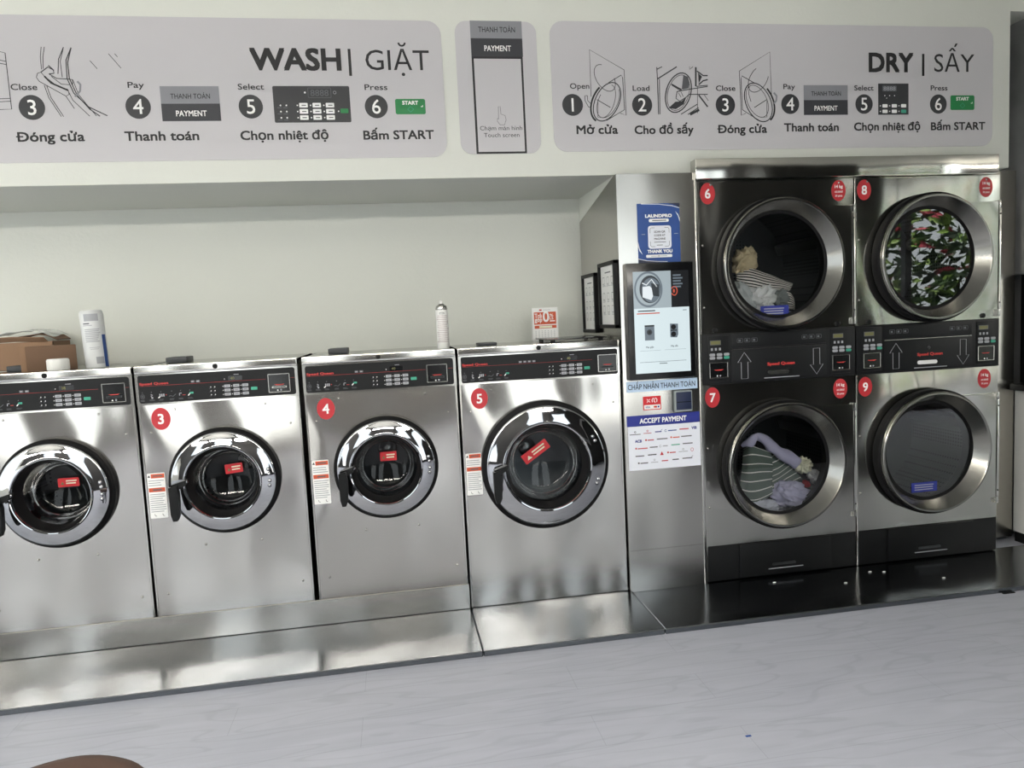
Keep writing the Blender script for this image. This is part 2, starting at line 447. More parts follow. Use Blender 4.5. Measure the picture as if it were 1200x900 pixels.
# shop front behind the camera
fr = MB(); xs = X0
for (a, b, c, d) in OPEN:
    fr.box((xs, FY - .15, -.024), (a, FY, CEIL), 'facade_dark'); fr.box((a, FY - .15, d), (b, FY, CEIL), 'facade_dark'); fr.box((a, FY - .15, -.024), (b, FY, c), 'facade_dark'); xs = b
fr.box((xs, FY - .15, -.024), (X1, FY, CEIL), 'facade_dark')
struct(fr.build('wall_front', smooth=0))
for i, (a, b, c, d) in enumerate(OPEN):
    f = MB(); n = max(1, round((b - a) / 1.25))
    for k in range(n + 1):
        x = a + (b - a) * k / n; f.box((max(a, x - .04), FY - .11, c), (min(b, x + .04), FY - .03, d), 'facade_frame')
    f.box((a, FY - .11, c), (b, FY - .03, c + .08), 'facade_frame'); f.box((a, FY - .11, d - .08), (b, FY - .03, d), 'facade_frame')
    struct(f.build('window_%d' % (i + 1), smooth=0))
struct(MB().box((-14, -16, -.2), (18, YB, -.13), 'paving').build('ground_outside', smooth=0))
for x in (-4.4, -3.0, -1.6, -.2, 1.2, 7.6, 9.1):  # unseen hanging battens, added as fill light for the room
    c = MB().box((x - .6, -3.75, 2.36), (x + .6, -3.45, 2.40), 'fill_lamp')
    for q in (-.5, .5): c.box((x + q - .004, -3.604, 2.40), (x + q + .004, -3.596, CEIL), 'white')
    struct(c.build('fill_batten', smooth=0))
struct(MB().box((2.4, -2.5, -.024), (3.95, -2.38, 2.7), 'facade_dark').build('reflection_blocker', smooth=0))  # unseen dark slab, added so the first dryer stack reflects dark
# planting beyond the glass, mirrored in the machines
for n_, c_ in dict(leaf_a='3c5a2a', leaf_b='6d8a3c', leaf_c='22351f', blossom='a33045').items(): mat(n_, c_, .6)
def foliage(cx, cy, rx_, ry_, z0, z1, n):
    b = MB(); ids = [b.mi('leaf_a'), b.mi('leaf_b'), b.mi('leaf_c'), b.mi('blossom')]
    for _ in range(n):
        p = Vector((cx + rx_ * random.uniform(-1, 1), cy + ry_ * random.uniform(-1, 1), random.uniform(z0, z1)))
        q = Matrix.Rotation(random.uniform(0, 6.3), 3, 'Z') @ Matrix.Rotation(random.uniform(-1.5, 1.5), 3, 'X') @ Matrix.Rotation(random.uniform(-1.5, 1.5), 3, 'Y')
        s_ = random.uniform(.06, .14)
        vs = [b.bm.verts.new(p + q @ Vector(t) * s_) for t in ((-1.4, 0, 0), (-.4, -.5, .1), (1.5, 0, 0), (-.4, .5, .1))]
        b.bm.faces.new(vs).material_index = ids[random.choice((0, 0, 0, 1, 1, 2, 2, 2, 3 if random.random() < .5 else 0))]
    o = b.build('foliage', smooth=0, recalc=False); o['kind'] = 'stuff'
    return tag(o, 'dense green shrubbery with red blossoms mirrored in the glass of dryer 8', 'foliage')
foliage(7.7, -7.4, 2.8, .7, -.1, 2.9, 2700)
struct(MB().box((4.7, -5.3, 2.62), (10, FY - .16, 2.68), 'paint_wall').build('added_awning', smooth=0))  # unseen awning slab, added to cut the sky mirrored in the end dryers

# ------------------------------------------------------------------ platform, plinth
def slab(name, x0, x1, lab):
    return tag(MB().box((x0, -.452, -.024), (x1, .02, 0), 'steel_platform', .003, 1).build(name), lab, 'platform', 'steel platform sheets')
slab('platform_sheet', -3.2, .2735, 'long low steel platform sheet in front of the washers at the raised plinth')
slab('platform_sheet', .2765, 1.046, 'short low steel platform sheet in front of washer 5')
slab('platform_sheet', 1.049, 3.60, 'low dark-looking steel platform sheet in front of the kiosk and dryers')
tag(MB().box((-3.2, -.004, .001), (.271, .62, .118), 'steel_kiosk', .002, 1).build('plinth'), 'raised steel plinth strip under washers 3 and 4', 'plinth')

# ------------------------------------------------------------------ washers
def washer(x0, x1, zb, num, R, zc, lab, sticker):
    zt = 1.207; xc = (x0 + x1) / 2; wd = x1 - x0; yb = .60
    t = thing('washing_machine', lab, 'washing machine', (xc, .3, zb), 'front-load washing machines in the row')
    # cabinet: holed front, folded sides, back and top
    b = MB(); b.holed(x0 + .004, x1 - .004, zb + .004, 1.043, 0, xc, zc, R * .9, 'steel')
    for xa, xb in ((x0, x0 + .006), (x1 - .006, x1)): b.box((xa, .002, zb), (xb, yb, 1.205), 'steel')
    b.box((x0, yb - .006, zb), (x1, yb, 1.205), 'steel'); b.box((x0, .03, 1.196), (x1, yb, 1.205), 'steel'); b.box((x0, .002, zb), (x1, yb, zb + .006), 'steel')
    b.box((x0 + .006, .02, 1.03), (x1 - .006, .04, 1.19), 'dark_steel')
    b.build('cabinet', t, 20)
    for a, c in ((x0, x0 + .008), (x1 - .008, x1)): MB().box((a, -.003, zb), (c, .003, 1.043), 'steel_trim', .001, 1).build('edge_trim', t)
    tr = MB().box((x0, -.008, 1.176), (x1, .045, 1.209), 'steel_trim', .004).build('top_trim', t)
    MB().lathe(xc - .006, 1.1925, [(.0001, -.013), (.009, -.013), (.011, -.008), (.011, -.004)], 'black', 24, cap0=True).build('lock', tr)
    # control panel
    b = MB(); b.prism(rr(x0, 1.043, x1, 1.175, .004, 2), -.006, .03, 'steel_trim')
    cp = b.build('control_panel', t)
    MB().prism(rr(x0 + .012, 1.051, x1 - .012, 1.169, .010), -.008, -.005, 'panel_black').build('fascia', cp)
    yP = -.008
    F = Flat((x0, yP, 0))
    dx = 0 if wd < .72 else 0
    if num != 2:
        F.text('Speed Queen', .018, 1.1285, 'red_brand', .0095, x1=.132, bold=.03)
    F.rect(.018, 1.1235, wd - .135, 1.1243, 'red_brand'); F.rect(wd - .036, 1.1235, wd - .013, 1.1243, 'red_brand')
    F.build('brand_lettering', cp)
    F = Flat((x0, yP, 0)); big = wd > .72
    ix = [.026, .062, .1, .143, .179, .216]
    for k, x in enumerate(ix):
        z = 1.080
        F.disc(x, z + .017, .0012, 'print_grey', n=8)
        if k == 0:
            F.stroke(arc(x, z, .0075, .0085, 0, 360, 20), .0018, 'print_faint', closed=False); F.disc(x, z, .003, 'print_faint', n=12)
        elif k == 1:
            F.stroke([(x - .003, z + .008), (x + .004, z + .004), (x - .003, z), (x + .003, z - .006)], .003, 'print_grey'); F.disc(x + .002, z - .007, .004, 'print_grey', n=10)
        elif k == 2:
            for q in range(3): F.rect(x - .007 + q * .0075, z - .004, x - .002 + q * .0075, z + .008, 'print_grey')
            F.stroke([(x - .012, z - .009), (x - .004, z - .003)], .004, 'print_white'); F.rect(x + .018, z + .001, x + .022, z + .005, 'red_brand')
        elif k == 3:
            F.stroke([(x - .012, z - .004), (x - .004, z - .002), (x + .004, z - .006), (x + .016, z + .004)], .002, 'print_faint')
        elif k == 4:
            F.stroke([(x - .006, z - .004), (x - .005, z + .006), (x + .003, z + .006)], .003, 'print_grey'); F.rect(x + .006, z - .003, x + .018, z - .001, 'red_brand')
        else:
            F.stroke([(x - .008, z - .006), (x, z + .003)], .004, 'print_white'); F.rrect(x - .002, z + .001, x + .014, z + .009, .002, 'green_button')
        lines_of_print(F, x - .010, x + .012, z - .021, z - .013, 2, 'print_faint', 0)
    nd = 4 if big else 2; xd = .283 if big else .23
    for q in range(nd):
        F.rrect(xd - .007 + q * .021, 1.1275, xd + .009 + q * .021, 1.1375, .002, 'print_faint')
        F.rect(xd - .004 + q * .021, 1.130, xd + .005 + q * .021, 1.135, 'print_grey', 1)
    xk = .486 if big else .369
    for r_ in range(3):
        for c_ in range(2):
            xx = xk - .067 + c_ * .016; zz = 1.104 - r_ * .0165
            F.disc(xx, zz, .0021, 'print_white', n=10); F.rect(xx - .007, zz - .006, xx + .001, zz - .0045, 'print_faint')
        for c_ in range(3):
            F.disc(xk + c_ * .037 - .018, 1.104 - r_ * .0175, .0017, 'print_white', n=8)
    F.disc(xk - .009, 1.135, .002, 'print_white', n=8); lines_of_print(F, xk + .03, xk + .056, 1.149, 1.156, 1, 'print_grey', 0)
    F.build('pictogram', cp)
    d = MB().prism(rr(xk + .006, 1.127, xk + .064, 1.147, .002, 2), -.0095, -.0078, 'black_gloss').build('display', cp)
    d['label'] = 'small display with yellowish digits'
    F = Flat((0, -.0095, 0)); F.text({2: '88', 3: '40', 4: '40', 5: '40'}[num], x0 + xk + .016, 1.1315, 'lcd', .011, bold=.01)
    # the display prints belong to the fascia face: shift to this machine
    for v in d.data.vertices: v.co.x += 0
    d.location.x += x0
    F.build('digits', cp)
    for r_ in range(3):
        for c_ in range(3):
            xx = x0 + xk + c_ * .037; zz = 1.1045 - r_ * .0175
            bb = MB(); bb.prism(rr(xx - .0125, zz - .006, xx + .0125, zz + .006, .002, 2), -.0100, -.007, 'print_grey')
            bb.box((xx - .006, -.0104, zz - .001), (xx + .006, -.0099, zz + .001), 'ink_soft')
            bb.build('button', cp)
    xx = x0 + xk + .110
    s_ = MB().prism(rr(xx - .013, 1.081, xx + .013, 1.094, .002, 2), -.0100, -.007, 'green_button').build('start_button', cp); s_['label'] = 'green start button'
    # card reader pocket
    xa = x0 + (.648 if big else .538); xb = xa + .093
    b = MB()
    for (p, q) in (((xa, 1.063), (xb, 1.067)), ((xa, 1.141), (xb, 1.145)), ((xa, 1.063), (xa + .004, 1.145)), ((xb - .004, 1.063), (xb, 1.145))):
        b.box((p[0], -.013, p[1]), (q[0], -.007, q[1]), 'satin', .001, 1)
    b.box((xa + .004, -.0095, 1.067), (xb - .004, -.008, 1.141), 'black_gloss')
    b.box((xa + .016, -.0125, 1.083), (xb - .016, -.0095, 1.091), 'dark_steel' if num != 3 else 'satin'); b.box((xa + .02, -.0132, 1.085), (xb - .02, -.0124, 1.089), 'black')
    cr = b.build('card_reader', cp)
    F = Flat((0, -.0096, 0)); F.poly([(xa + .024, 1.099), (xb - .024, 1.099), (xb - .034, 1.095), (xa + .034, 1.095)], 'red_brand'); F.disc((xa + xb) / 2 - .008, 1.073, .003, 'print_white', n=10); F.disc((xa + xb) / 2 + .006, 1.074, .004, 'print_grey', n=10)
    F.build('reader_marking', cp)
    # door
    fl = MB().lathe(xc, zc, [(R * .86, -.001), (R * 1.02, -.001), (R * 1.02, -.026), (R * .98, -.034), (R * .86, -.034)], 'rubber', closed=True).build('door_seal', t)
    s = R / .225; Y = lambda q: -.034 + q * (.75 + .25 * s)
    ring = MB().lathe(xc, zc, [(.203 * s, Y(0)), (.2125 * s, Y(-.002)), (.2145 * s, Y(-.010)), (.2135 * s, Y(-.018)), (.210 * s, Y(-.0215)), (.2065 * s, Y(-.0225)), (.200 * s, Y(-.0245)), (.185 * s, Y(-.0295)), (.170 * s, Y(-.0335)), (.161 * s, Y(-.035)), (.1595 * s, Y(-.0355)), (.1585 * s, Y(-.0415)), (.156 * s, Y(-.0455)), (.1525 * s, Y(-.0445)), (.1505 * s, Y(-.039)), (.1495 * s, Y(-.030))], 'chrome')
    ring.lathe(xc, zc, [(.1495 * s, Y(-.030)), (.1490 * s, Y(.002)), (.203 * s, Y(0))], 'black')
    dr = ring.build('door', t, 32)
    MB().lathe(xc, zc, [(.1488 * s, Y(-.030)), (.146 * s, Y(-.031)), (.136 * s, Y(.01)), (.134 * s, .03)], 'rubber').build('door_gasket', dr)
    gd = .075
    MB().lathe(xc, zc, [(.135 * s, -.006), (.130 * s, .02), (.122 * s, .05), (.110 * s, gd), (.095 * s, gd + .012), (.0001, gd + .018)], 'glass').build('glass', dr, 60)
    # inner tub with drum and lifters
    b = MB(); b.lathe(xc, zc, [(R * .9, .001), (R * .80, .03), (R * .74, .075), (R * .74, .095)], 'rubber')
    b.build('boot', t, 40)
    b = MB(); b.lathe(xc, zc, [(R * .74, .096), (R * .80, .10), (R * 1.12, .11), (R * 1.12, .46), (R * 1.05, .475), (.0001, .48)], 'drum_steel')
    dm = b.build('drum', t, 40)
    b = MB()
    for q in range(3):
        a = math.radians(75 + 120 * q); c0 = Vector((xc + math.cos(a) * R * 1.03, .29, zc + math.sin(a) * R * 1.03))
        b.box((-.022, -.16, -.03), (.022, .16, .03), 'satin', .012, 2, Matrix.Translation(c0) @ Matrix.Rotation(-a + PI / 2, 4, 'Y'))
    b.lathe(xc, zc, [(.0001, .455), (.03, .457), (.045, .465), (.05, .479)], 'satin', 32)
    b.build('lifter', dm)
    # handle
    hx = xc - .185 * s; hy0 = Y(-.052) - .004
    b = MB(); hp = [(hx - .018, zc + .004), (hx + .014, zc + .012), (hx + .020, zc - .03), (hx + .016, zc - .115), (hx + .006, zc - .138), (hx - .010, zc - .138), (hx - .017, zc - .11)]
    b.prism(hp, hy0 - .036, hy0 - .008, 'black')
    b.prism([(hx - .01, zc - .022), (hx + .045, zc + .006), (hx + .05, zc + .03), (hx - .012, zc + .012)], hy0 - .024, hy0 + .012, 'black')
    h = b.build('handle', dr, 30); h['label'] = 'black lever handle'
    MB().sphere((hx + .044, hy0 - .006, zc + .020), .011, 'chrome', (1, .7, 1)).build('handle_pivot', dr)
    # hinge bolts
    dz = (.040, .020, -.010, -.030) if not big else (.122, .102, -.078, -.098)
    for q in dz:
        rr_ = math.sqrt(max(.0, (.197 * s) ** 2 - q * q)); MB().sphere((xc + rr_ * .96, Y(-.029), zc + q), .0085, 'chrome', (1, .8, 1)).build('hinge_bolt', dr)
    # red notice behind the glass
    sx, sz, sw, sh, sa = sticker
    F = Flat((xc + sx, gd + .006, zc + sz), (math.cos(sa), 0, math.sin(sa)), (-math.sin(sa), 0, math.cos(sa)))
    F.rrect(-sw / 2, -sh / 2, sw / 2, sh / 2, .003, 'red_bright')
    F.poly([(-sw * .38, -sh * .25), (-sw * .20, -sh * .25), (-sw * .29, sh * .12)], 'lcd' if num != 5 else 'cloth_cream', 1)
    F.rect(-sw * .12, sh * .10, sw * .38, sh * .24, 'cloth_cream', 1); F.rect(-sw * .12, -sh * .18, sw * .34, -sh * .04, 'cloth_cream', 1)
    st = F.build('warning_sticker', dr); st['label'] = 'red warning sticker inside the glass'
    # paper warning label
    xl = x0 + .010
    b = MB().prism(rr(xl, .553 if not big else .533, xl + .072, .750 if not big else .727, .004, 3), -.0015, .0, 'print_white')
    wl = b.build('warning_label', t); wl['label'] = 'white warning label with two orange bars'
    z1 = .750 if not big else .727
    F = Flat((xl, -.0015, z1)); F.rect(.016, -.022, .070, -.004, 'orange'); F.poly([(.002, -.018), (.014, -.018), (.008, -.008)], 'ink')
    F.rect(.024, -.015, .062, -.010, 'ink_soft', 1); F.rect(.003, -.082, .069, -.064, 'orange'); F.rect(.02, -.076, .056, -.070, 'ink_soft', 1)
    lines_of_print(F, .004, .069, -.058, -.028, 3, 'print_grey', 0); lines_of_print(F, .005, .069, -.172, -.088, 9, 'print_grey', 0)
    for q in (.018, .05): F.stroke([(q, -.178), (q + .002, -.186), (q + .008, -.188)], .002, 'ink')
    F.build('label_print', wl)
    # number badge
    if num != 2:
        bx = x0 + .088; bz = .977 if num != 3 else .981
        b = MB(); b.prism(arc(bx, bz, .0385, .0475, 0, 351, 39), -.0015, 0, 'red'); nb = b.build('number_badge', t); nb['label'] = 'red oval badge with a white %d' % num
        F = Flat((bx, -.0015, bz)); F.text(str(num), 0, -.021, 'print_white', .041, bold=.02, center=True); F.build('numeral', nb)
    # screws
    pos = [(.147, 1.018), (wd - .146, 1.018), (wd - .046, .925), (.044, .924), (wd * .337, .419), (wd * .69, .419), (.052, .217), (wd - .045, .214)] if not big else \
          [(.145, 1.014), (wd - .135, 1.010), (wd - .038, .919), (.046, .919), (.05, .112), (wd - .038, .112)]
    for (px, pz) in pos:
        MB().sphere((x0 + px, -.001, pz), .0048, 'satin', (1, .7, 1), 2).build('screw', t)
    # supply box standing on the top at the back
    ox = x0 + (.045 if num in (3, 2) else .09 if num == 4 else .13)
    MB().box((ox, .28, 1.2055), (ox + .092, .40, 1.231 if num != 5 else 1.219), 'panel_grey', .004).build('supply_box', t)
    return t
washer(-1.757, -1.098, .119, 2, .226, .70, 'stainless washing machine without a visible number, cropped by the left photo edge', (.006, .025, .085, .038, 0))
washer(-1.088, -.424, .119, 3, .226, .70, 'stainless front-load washing machine with red number 3 badge', (.016, .03, .075, .042, .08))
washer(-.404, .266, .119, 4, .226, .70, 'stainless front-load washing machine with red number 4 badge', (.009, .03, .075, .042, 0))
washer(.277, 1.033, .003, 5, .293, .652, 'wide stainless front-load washing machine with red number 5 badge and larger door', (-.026, .045, .142, .05, .58))

# ------------------------------------------------------------------ kiosk
kx0, kx1, ky = 1.038, 1.412, -.03
k = thing('payment_kiosk', 'tall stainless payment kiosk cabinet with touch screen between washer 5 and the dryers', 'kiosk', (1.225, .3, 0))
def wedge(b, x0, x1, pts, m):
    """(y, z) outline carried across from x0 to x1"""
    i = b.mi(m); A = [b.bm.verts.new((x0, y, z)) for y, z in pts]; B = [b.bm.verts.new((x1, y, z)) for y, z in pts]
    for f in [A, B[::-1]] + [(A[q], B[q], B[(q + 1) % len(pts)], A[(q + 1) % len(pts)]) for q in range(len(pts))]: b.bm.faces.new(f).material_index = i
    return b
wedge(MB(), kx0, kx1, [(ky, .001), (.64, .001), (.64, 1.835), (.0, 1.960), (ky, 1.960)], 'steel_kiosk').build('cabinet', k)
struct(wedge(MB(), kx0 + .002, 1.43, [(.012, 1.9615), (.645, 1.838), (.645, 1.9625)], 'paint_wall').build('trim_4', smooth=0))
def K(x, z): return (x * .9908, 1.3309 + (z - 1.3309) * .9908)
# blue poster
def kb(name, x0, z0, x1, z1, m, y=-.032, bev=0): 
    a, b = K(x0, z0), K(x1, z1); return MB().box((a[0], y, a[1]), (b[0], ky, b[1]), m, bev).build(name, k)
po = kb('notice', 1.142, 1.558, 1.348, 1.829, 'blue'); po['label'] = 'blue notice reading THANK YOU'
a, b = K(1.142, 1.558), K(1.348, 1.829); pw, ph = b[0] - a[0], b[1] - a[1]
F = Flat((a[0], -.032, a[1]))
F.poly([(pw, ph), (pw * .72, ph), (pw * .9, ph * .965), (pw, ph * .92)], 'navy_dark')
F.poly([(0, 0), (pw * .55, 0), (pw * .3, ph * .025), (0, ph * .07)], 'navy_dark')
F.stroke([(pw * .1, ph * .995), (pw * .5, ph * .985), (pw * .82, ph * .955), (pw, ph * .915)], .0025, 'print_white', 1)
F.stroke([(0, ph * .07), (pw * .2, ph * .035), (pw * .45, ph * .018), (pw * .68, ph * .01)], .0025, 'print_white', 1)
F.poly([(pw * .90, ph * .86), (pw * .96, ph * .78), (pw, ph * .68), (pw, ph * .74), (pw * .965, ph * .81)], 'print_white', 1)
F.poly([(0, ph * .36), (pw * .03, ph * .25), (pw * .10, ph * .14), (pw * .03, ph * .2), (0, ph * .28)], 'print_white', 1)
F.text('LAUNDPRO', pw * .19, ph * .765, 'print_white', .0135, x1=pw * .81, bold=.05)
F.rrect(pw * .27, ph * .685, pw * .74, ph * .74, .006, 'print_white'); lines_of_print(F, pw * .35, pw * .68, ph * .70, ph * .725, 1, 'ink_soft', 1, .6, 0)
F.rrect(pw * .24, ph * .235, pw * .79, ph * .625, .014, 'poster_white')
for (cx, cz, sx, sz) in ((.29, .59, 1, -1), (.74, .59, -1, -1), (.29, .27, 1, 1), (.74, .27, -1, 1)):
    F.stroke([(pw * cx, ph * (cz + .09 * sz)), (pw * cx, ph * (cz + .02 * sz)), (pw * (cx + .03 * sx), ph * cz), (pw * (cx + .11 * sx), ph * cz)], .0018, 'ink_soft', 1)
for q, (s_, z) in enumerate((('SCAN QR', .505), ('CODE AT', .445), ('MACHINE', .385))):
    F.text(s_, pw * .515, ph * z, 'ink', .0085, bold=.015, center=True, k=2)
lines_of_print(F, pw * .38, pw * .66, ph * .335, ph * .355, 1, 'ink_soft', 1, .5, 0); lines_of_print(F, pw * .44, pw * .58, ph * .285, ph * .305, 1, 'ink_soft', 1, .5, 0)
F.rect(pw * .09, ph * .478, pw * .17, ph * .488, 'print_grey'); F.rect(pw * .86, ph * .478, pw * .95, ph * .488, 'print_grey')
F.text('THANK YOU', pw * .22, ph * .165, 'print_white', .0135, x1=pw * .80, bold=.05)
F.rrect(pw * .18, ph * .085, pw * .80, ph * .135, .005, 'print_white'); F.disc(pw * .48, ph * .11, .0025, 'ink', k=1); lines_of_print(F, pw * .3, pw * .68, ph * .1, ph * .118, 1, 'print_grey', 1, .5, 0)
F.build('lettering', po)
# touch screen
b = MB(); a, c = K(1.071, 1.014), K(1.398, 1.557); b.box((a[0], ky - .028, a[1]), (c[0], ky, c[1]), 'black_gloss', .006)
ts = b.build('touch_screen', k)
yS = ky - .028; a, c = K(1.102, 1.045), K(1.372, 1.517); sw, sh = c[0] - a[0], c[1] - a[1]
F = Flat((a[0], yS, a[1]))
F.rect(0, 0, sw, sh * .64, 'scr_pale'); F.rect(0, sh * .64, sw * .68, sh, 'scr_photo'); F.rect(sw * .68, sh * .64, sw, sh, 'scr_dark')
cx, cz = sw * .27, sh * .825
F.disc(cx, cz, sw * .255, 'scr_mid', sh * .175, 1); F.disc(cx, cz, sw * .225, 'scr_photo', sh * .155, 2); F.disc(cx + .008, cz, sw * .19, 'scr_ink', sh * .135, 3); F.disc(cx + .012, cz - .004, sw * .165, 'scr_mid', sh * .12, 4)
F.poly([(cx - .03, cz - .035), (cx + .012, cz - .05), (cx + .03, cz - .01), (cx + .005, cz + .015), (cx - .028, cz + .012)], 'scr_light', 5)
F.poly([(cx + .02, cz - .03), (cx + .05, cz - .035), (cx + .05, cz + .02), (cx + .012, cz + .028)], 'scr_ink', 6)
F.stroke([(cx - .03, cz + .03), (cx - .01, cz + .02), (cx + .015, cz + .045), (cx + .04, cz + .01)], .005, 'scr_light', 6)
for q in range(5): F.rect(sw * .715, sh * (.945 - q * .028), sw * (.86 + .03 * (q % 2)), sh * (.96 - q * .028), 'scr_mid', 1)
F.stroke(arc(sw * .735, sh * .80, .014, .020, -150, 150, 16), .005, 'scr_red', 1)
F.disc(sw * .728, sh * .80, .005, 'scr_red', .009, 2)
lines_of_print(F, sw * .07, sw * .38, sh * .605, sh * .625, 1, 'scr_ink', 1, .55, 0); lines_of_print(F, sw * .05, sw * .46, sh * .58, sh * .6, 1, 'scr_red', 1, .55, 0)
F.rect(sw * .88, sh * .605, sw * .95, sh * .612, 'scr_mid', 1)
# pictured washer and stacked dryer with their captions
F.rect(sw * .18, sh * .325, sw * .355, sh * .475, 'scr_mid', 1); F.rect(sw * .18, sh * .46, sw * .355, sh * .475, 'scr_dark', 2); F.disc(sw * .265, sh * .405, .013, 'scr_ink', k=2); F.disc(sw * .265, sh * .405, .007, 'scr_dark', k=3)
F.poly([(sw * .64, sh * .345), (sw * .76, sh * .34), (sw * .785, sh * .37), (sw * .785, sh * .475), (sw * .64, sh * .48)], 'scr_mid', 1)
F.disc(sw * .70, sh * .445, .012, 'scr_dark', k=2); F.disc(sw * .70, sh * .375, .012, 'scr_dark', k=2); F.rect(sw * .645, sh * .407, sw * .76, sh * .417, 'scr_dark', 2)
F.text('Máy giặt', sw * .265, sh * .25, 'scr_ink', .0075, bold=.01, center=True); F.text('Máy sấy', sw * .71, sh * .25, 'scr_ink', .0075, bold=.01, center=True)
F.rect(sw * .08, sh * .222, sw * .46, sh * .224, 'scr_mid', 1); F.rect(sw * .53, sh * .222, sw * .92, sh * .224, 'scr_mid', 1)
F.rect(sw * .08, sh * .108, sw * .92, sh * .112, 'scr_mid', 1); lines_of_print(F, sw * .43, sw * .57, sh * .085, sh * .098, 1, 'scr_ink', 1, .5, 0)
F.build('display', ts)
# payment strip, stickers, reader, posters
st = kb('payment_strip', 1.062, .957, 1.414, 1.008, 'pale_blue'); a, c = K(1.062, .957), K(1.414, 1.008)
F = Flat((a[0], -.032, a[1])); F.text('CHẤP NHẬN THANH TOÁN', .006, .012, 'navy_dark', .024, x1=c[0] - a[0] - .012, bold=.006); F.build('lettering', st)
cs = kb('card_sticker', 1.141, .868, 1.229, .933, 'red_bright'); a, c = K(1.141, .868), K(1.229, .933)
F = Flat((a[0], -.032, a[1])); q = c[0] - a[0]; F.rrect(.004, .004, q - .004, .024, .002, 'print_white'); F.text('VISA', .010, .010, 'navy', .008, bold=.02); F.disc(.055, .014, .005, 'orange', k=1); F.disc(.062, .014, .005, 'red', k=2); F.rect(.07, .01, .078, .018, 'navy', 1)
for dx_ in (-.005, .005):
    for dz_ in (-.005, .005): F.stroke([(.026 + dx_ * .3, .044 + dz_ * .3), (.026 + dx_ * 1.5, .044 + dz_ * 1.5)], .003, 'print_white')
F.stroke([(.045, .036), (.043, .046), (.049, .055), (.055, .052), (.053, .040), (.060, .034)], .004, 'print_white'); F.stroke([(.060, .056), (.068, .048), (.066, .036)], .004, 'print_white')
F.build('sticker_print', cs)
a, c = K(1.289, .851), K(1.379, .952)
b = MB().box((a[0], ky - .022, a[1]), (c[0], ky, c[1]), 'cloth_grey', .006); b.box((a[0] + .008, ky - .0245, a[1] + .010), (c[0] - .006, ky - .02, c[1] - .006), 'navy_dark', .003)
b.box((a[0] + .010, ky - .0252, a[1] + .045), (c[0] - .008, ky - .0242, a[1] + .049), 'black'); b.build('scanner', k)
bl = kb('payment_banner', 1.058, .794, 1.420, .845, 'navy'); a, c = K(1.058, .794), K(1.420, .845)
F = Flat((a[0], -.032, a[1])); F.text('ACCEPT PAYMENT', .062, .013, 'print_white', .022, x1=.292, bold=.03); F.build('lettering', bl)
ps = kb('payment_poster', 1.062, .583, 1.421, .793, 'poster_white'); a, c = K(1.062, .583), K(1.421, .793); pw, ph = c[0] - a[0], c[1] - a[1]
F = Flat((a[0], -.032, a[1]))
rows = [[('ink', .02, .17, 'dot'), ('red', .21, .32, 'dot'), ('navy', .37, .46, 't'), ('blue', .5, .67, 'o'), ('red', .71, .84, ''), ('navy', .88, .95, 'VIB')],
        [('navy', .09, .18, 'ACB'), ('red', .23, .35, 'sq'), ('ink_soft', .39, .54, ''), ('orange', .58, .71, 'sq'), ('ink_soft', .73, .88, '')],
        [('red_brand', .09, .26, 'sq'), ('ink_soft', .29, .40, ''), ('print_grey', .42, .54, 'o'), ('green_button', .59, .71, ''), ('ink_soft', .75, .89, '')],
        [('ink_soft', .09, .21, ''), ('ink', .26, .38, ''), ('red', .43, .48, 'tri'), ('red_brand', .53, .65, 'sq'), ('print_grey', .69, .82, 'dot'), ('red', .86, .90, 'pin')],
        [('ink_soft', .12, .26, 'sq'), ('print_grey', .30, .40, 'dot'), ('red', .45, .54, ''), ('ink', .60, .69, ''), ('ink_soft', .74, .88, 't')]]
for r_, row in enumerate(rows):
    z = ph * (.86 - r_ * .17)
    for (m_, p, q, kind) in row:
        u0, u1 = p * pw, q * pw; zz = z + (p - .5) * .012
        if kind in ('VIB', 'ACB'): F.text(kind, u0, zz - .006, m_, .012, x1=u1, bold=.04); continue
        if kind == 'tri': F.poly([(u0, zz - .008), (u1, zz - .008), ((u0 + u1) / 2, zz + .01)], m_); continue
        if kind == 'pin': F.stroke(arc((u0 + u1) / 2, zz + .002, .006, .008, 0, 360, 16), .002, m_); continue
        if kind == 'dot': F.stroke(arc((u0 + u1) / 2, zz + .009, .004, .004, 0, 360, 12), .002, m_); lines_of_print(F, u0, u1, zz - .005, zz + .001, 1, m_, 0, .5, 0); continue
        if kind == 'sq': F.rect(u0, zz - .003, u0 + .008, zz + .005, m_); u0 += .012
        if kind == 'o': F.stroke(arc(u0 + .006, zz, .005, .005, 20, 340, 12), .002, m_); u0 += .018
        if kind == 't': F.stroke([(u1 - .004, zz + .004), (u1 + .004, zz + .010)], .002, m_)
        F.rect(u0, zz - .003, u1, zz + .002, m_)
F.build('poster_print', ps)
# service panel seam near the foot
MB().box((kx0 + .002, ky - .0015, .20), (kx1 - .002, ky - .0005, .203), 'satin').build('panel_seam', k)
b = MB().box((kx1 - .0005, ky - .004, .001), (kx1 + .012, .30, 1.955), 'steel_trim', .002); b.build('edge_strip', k)

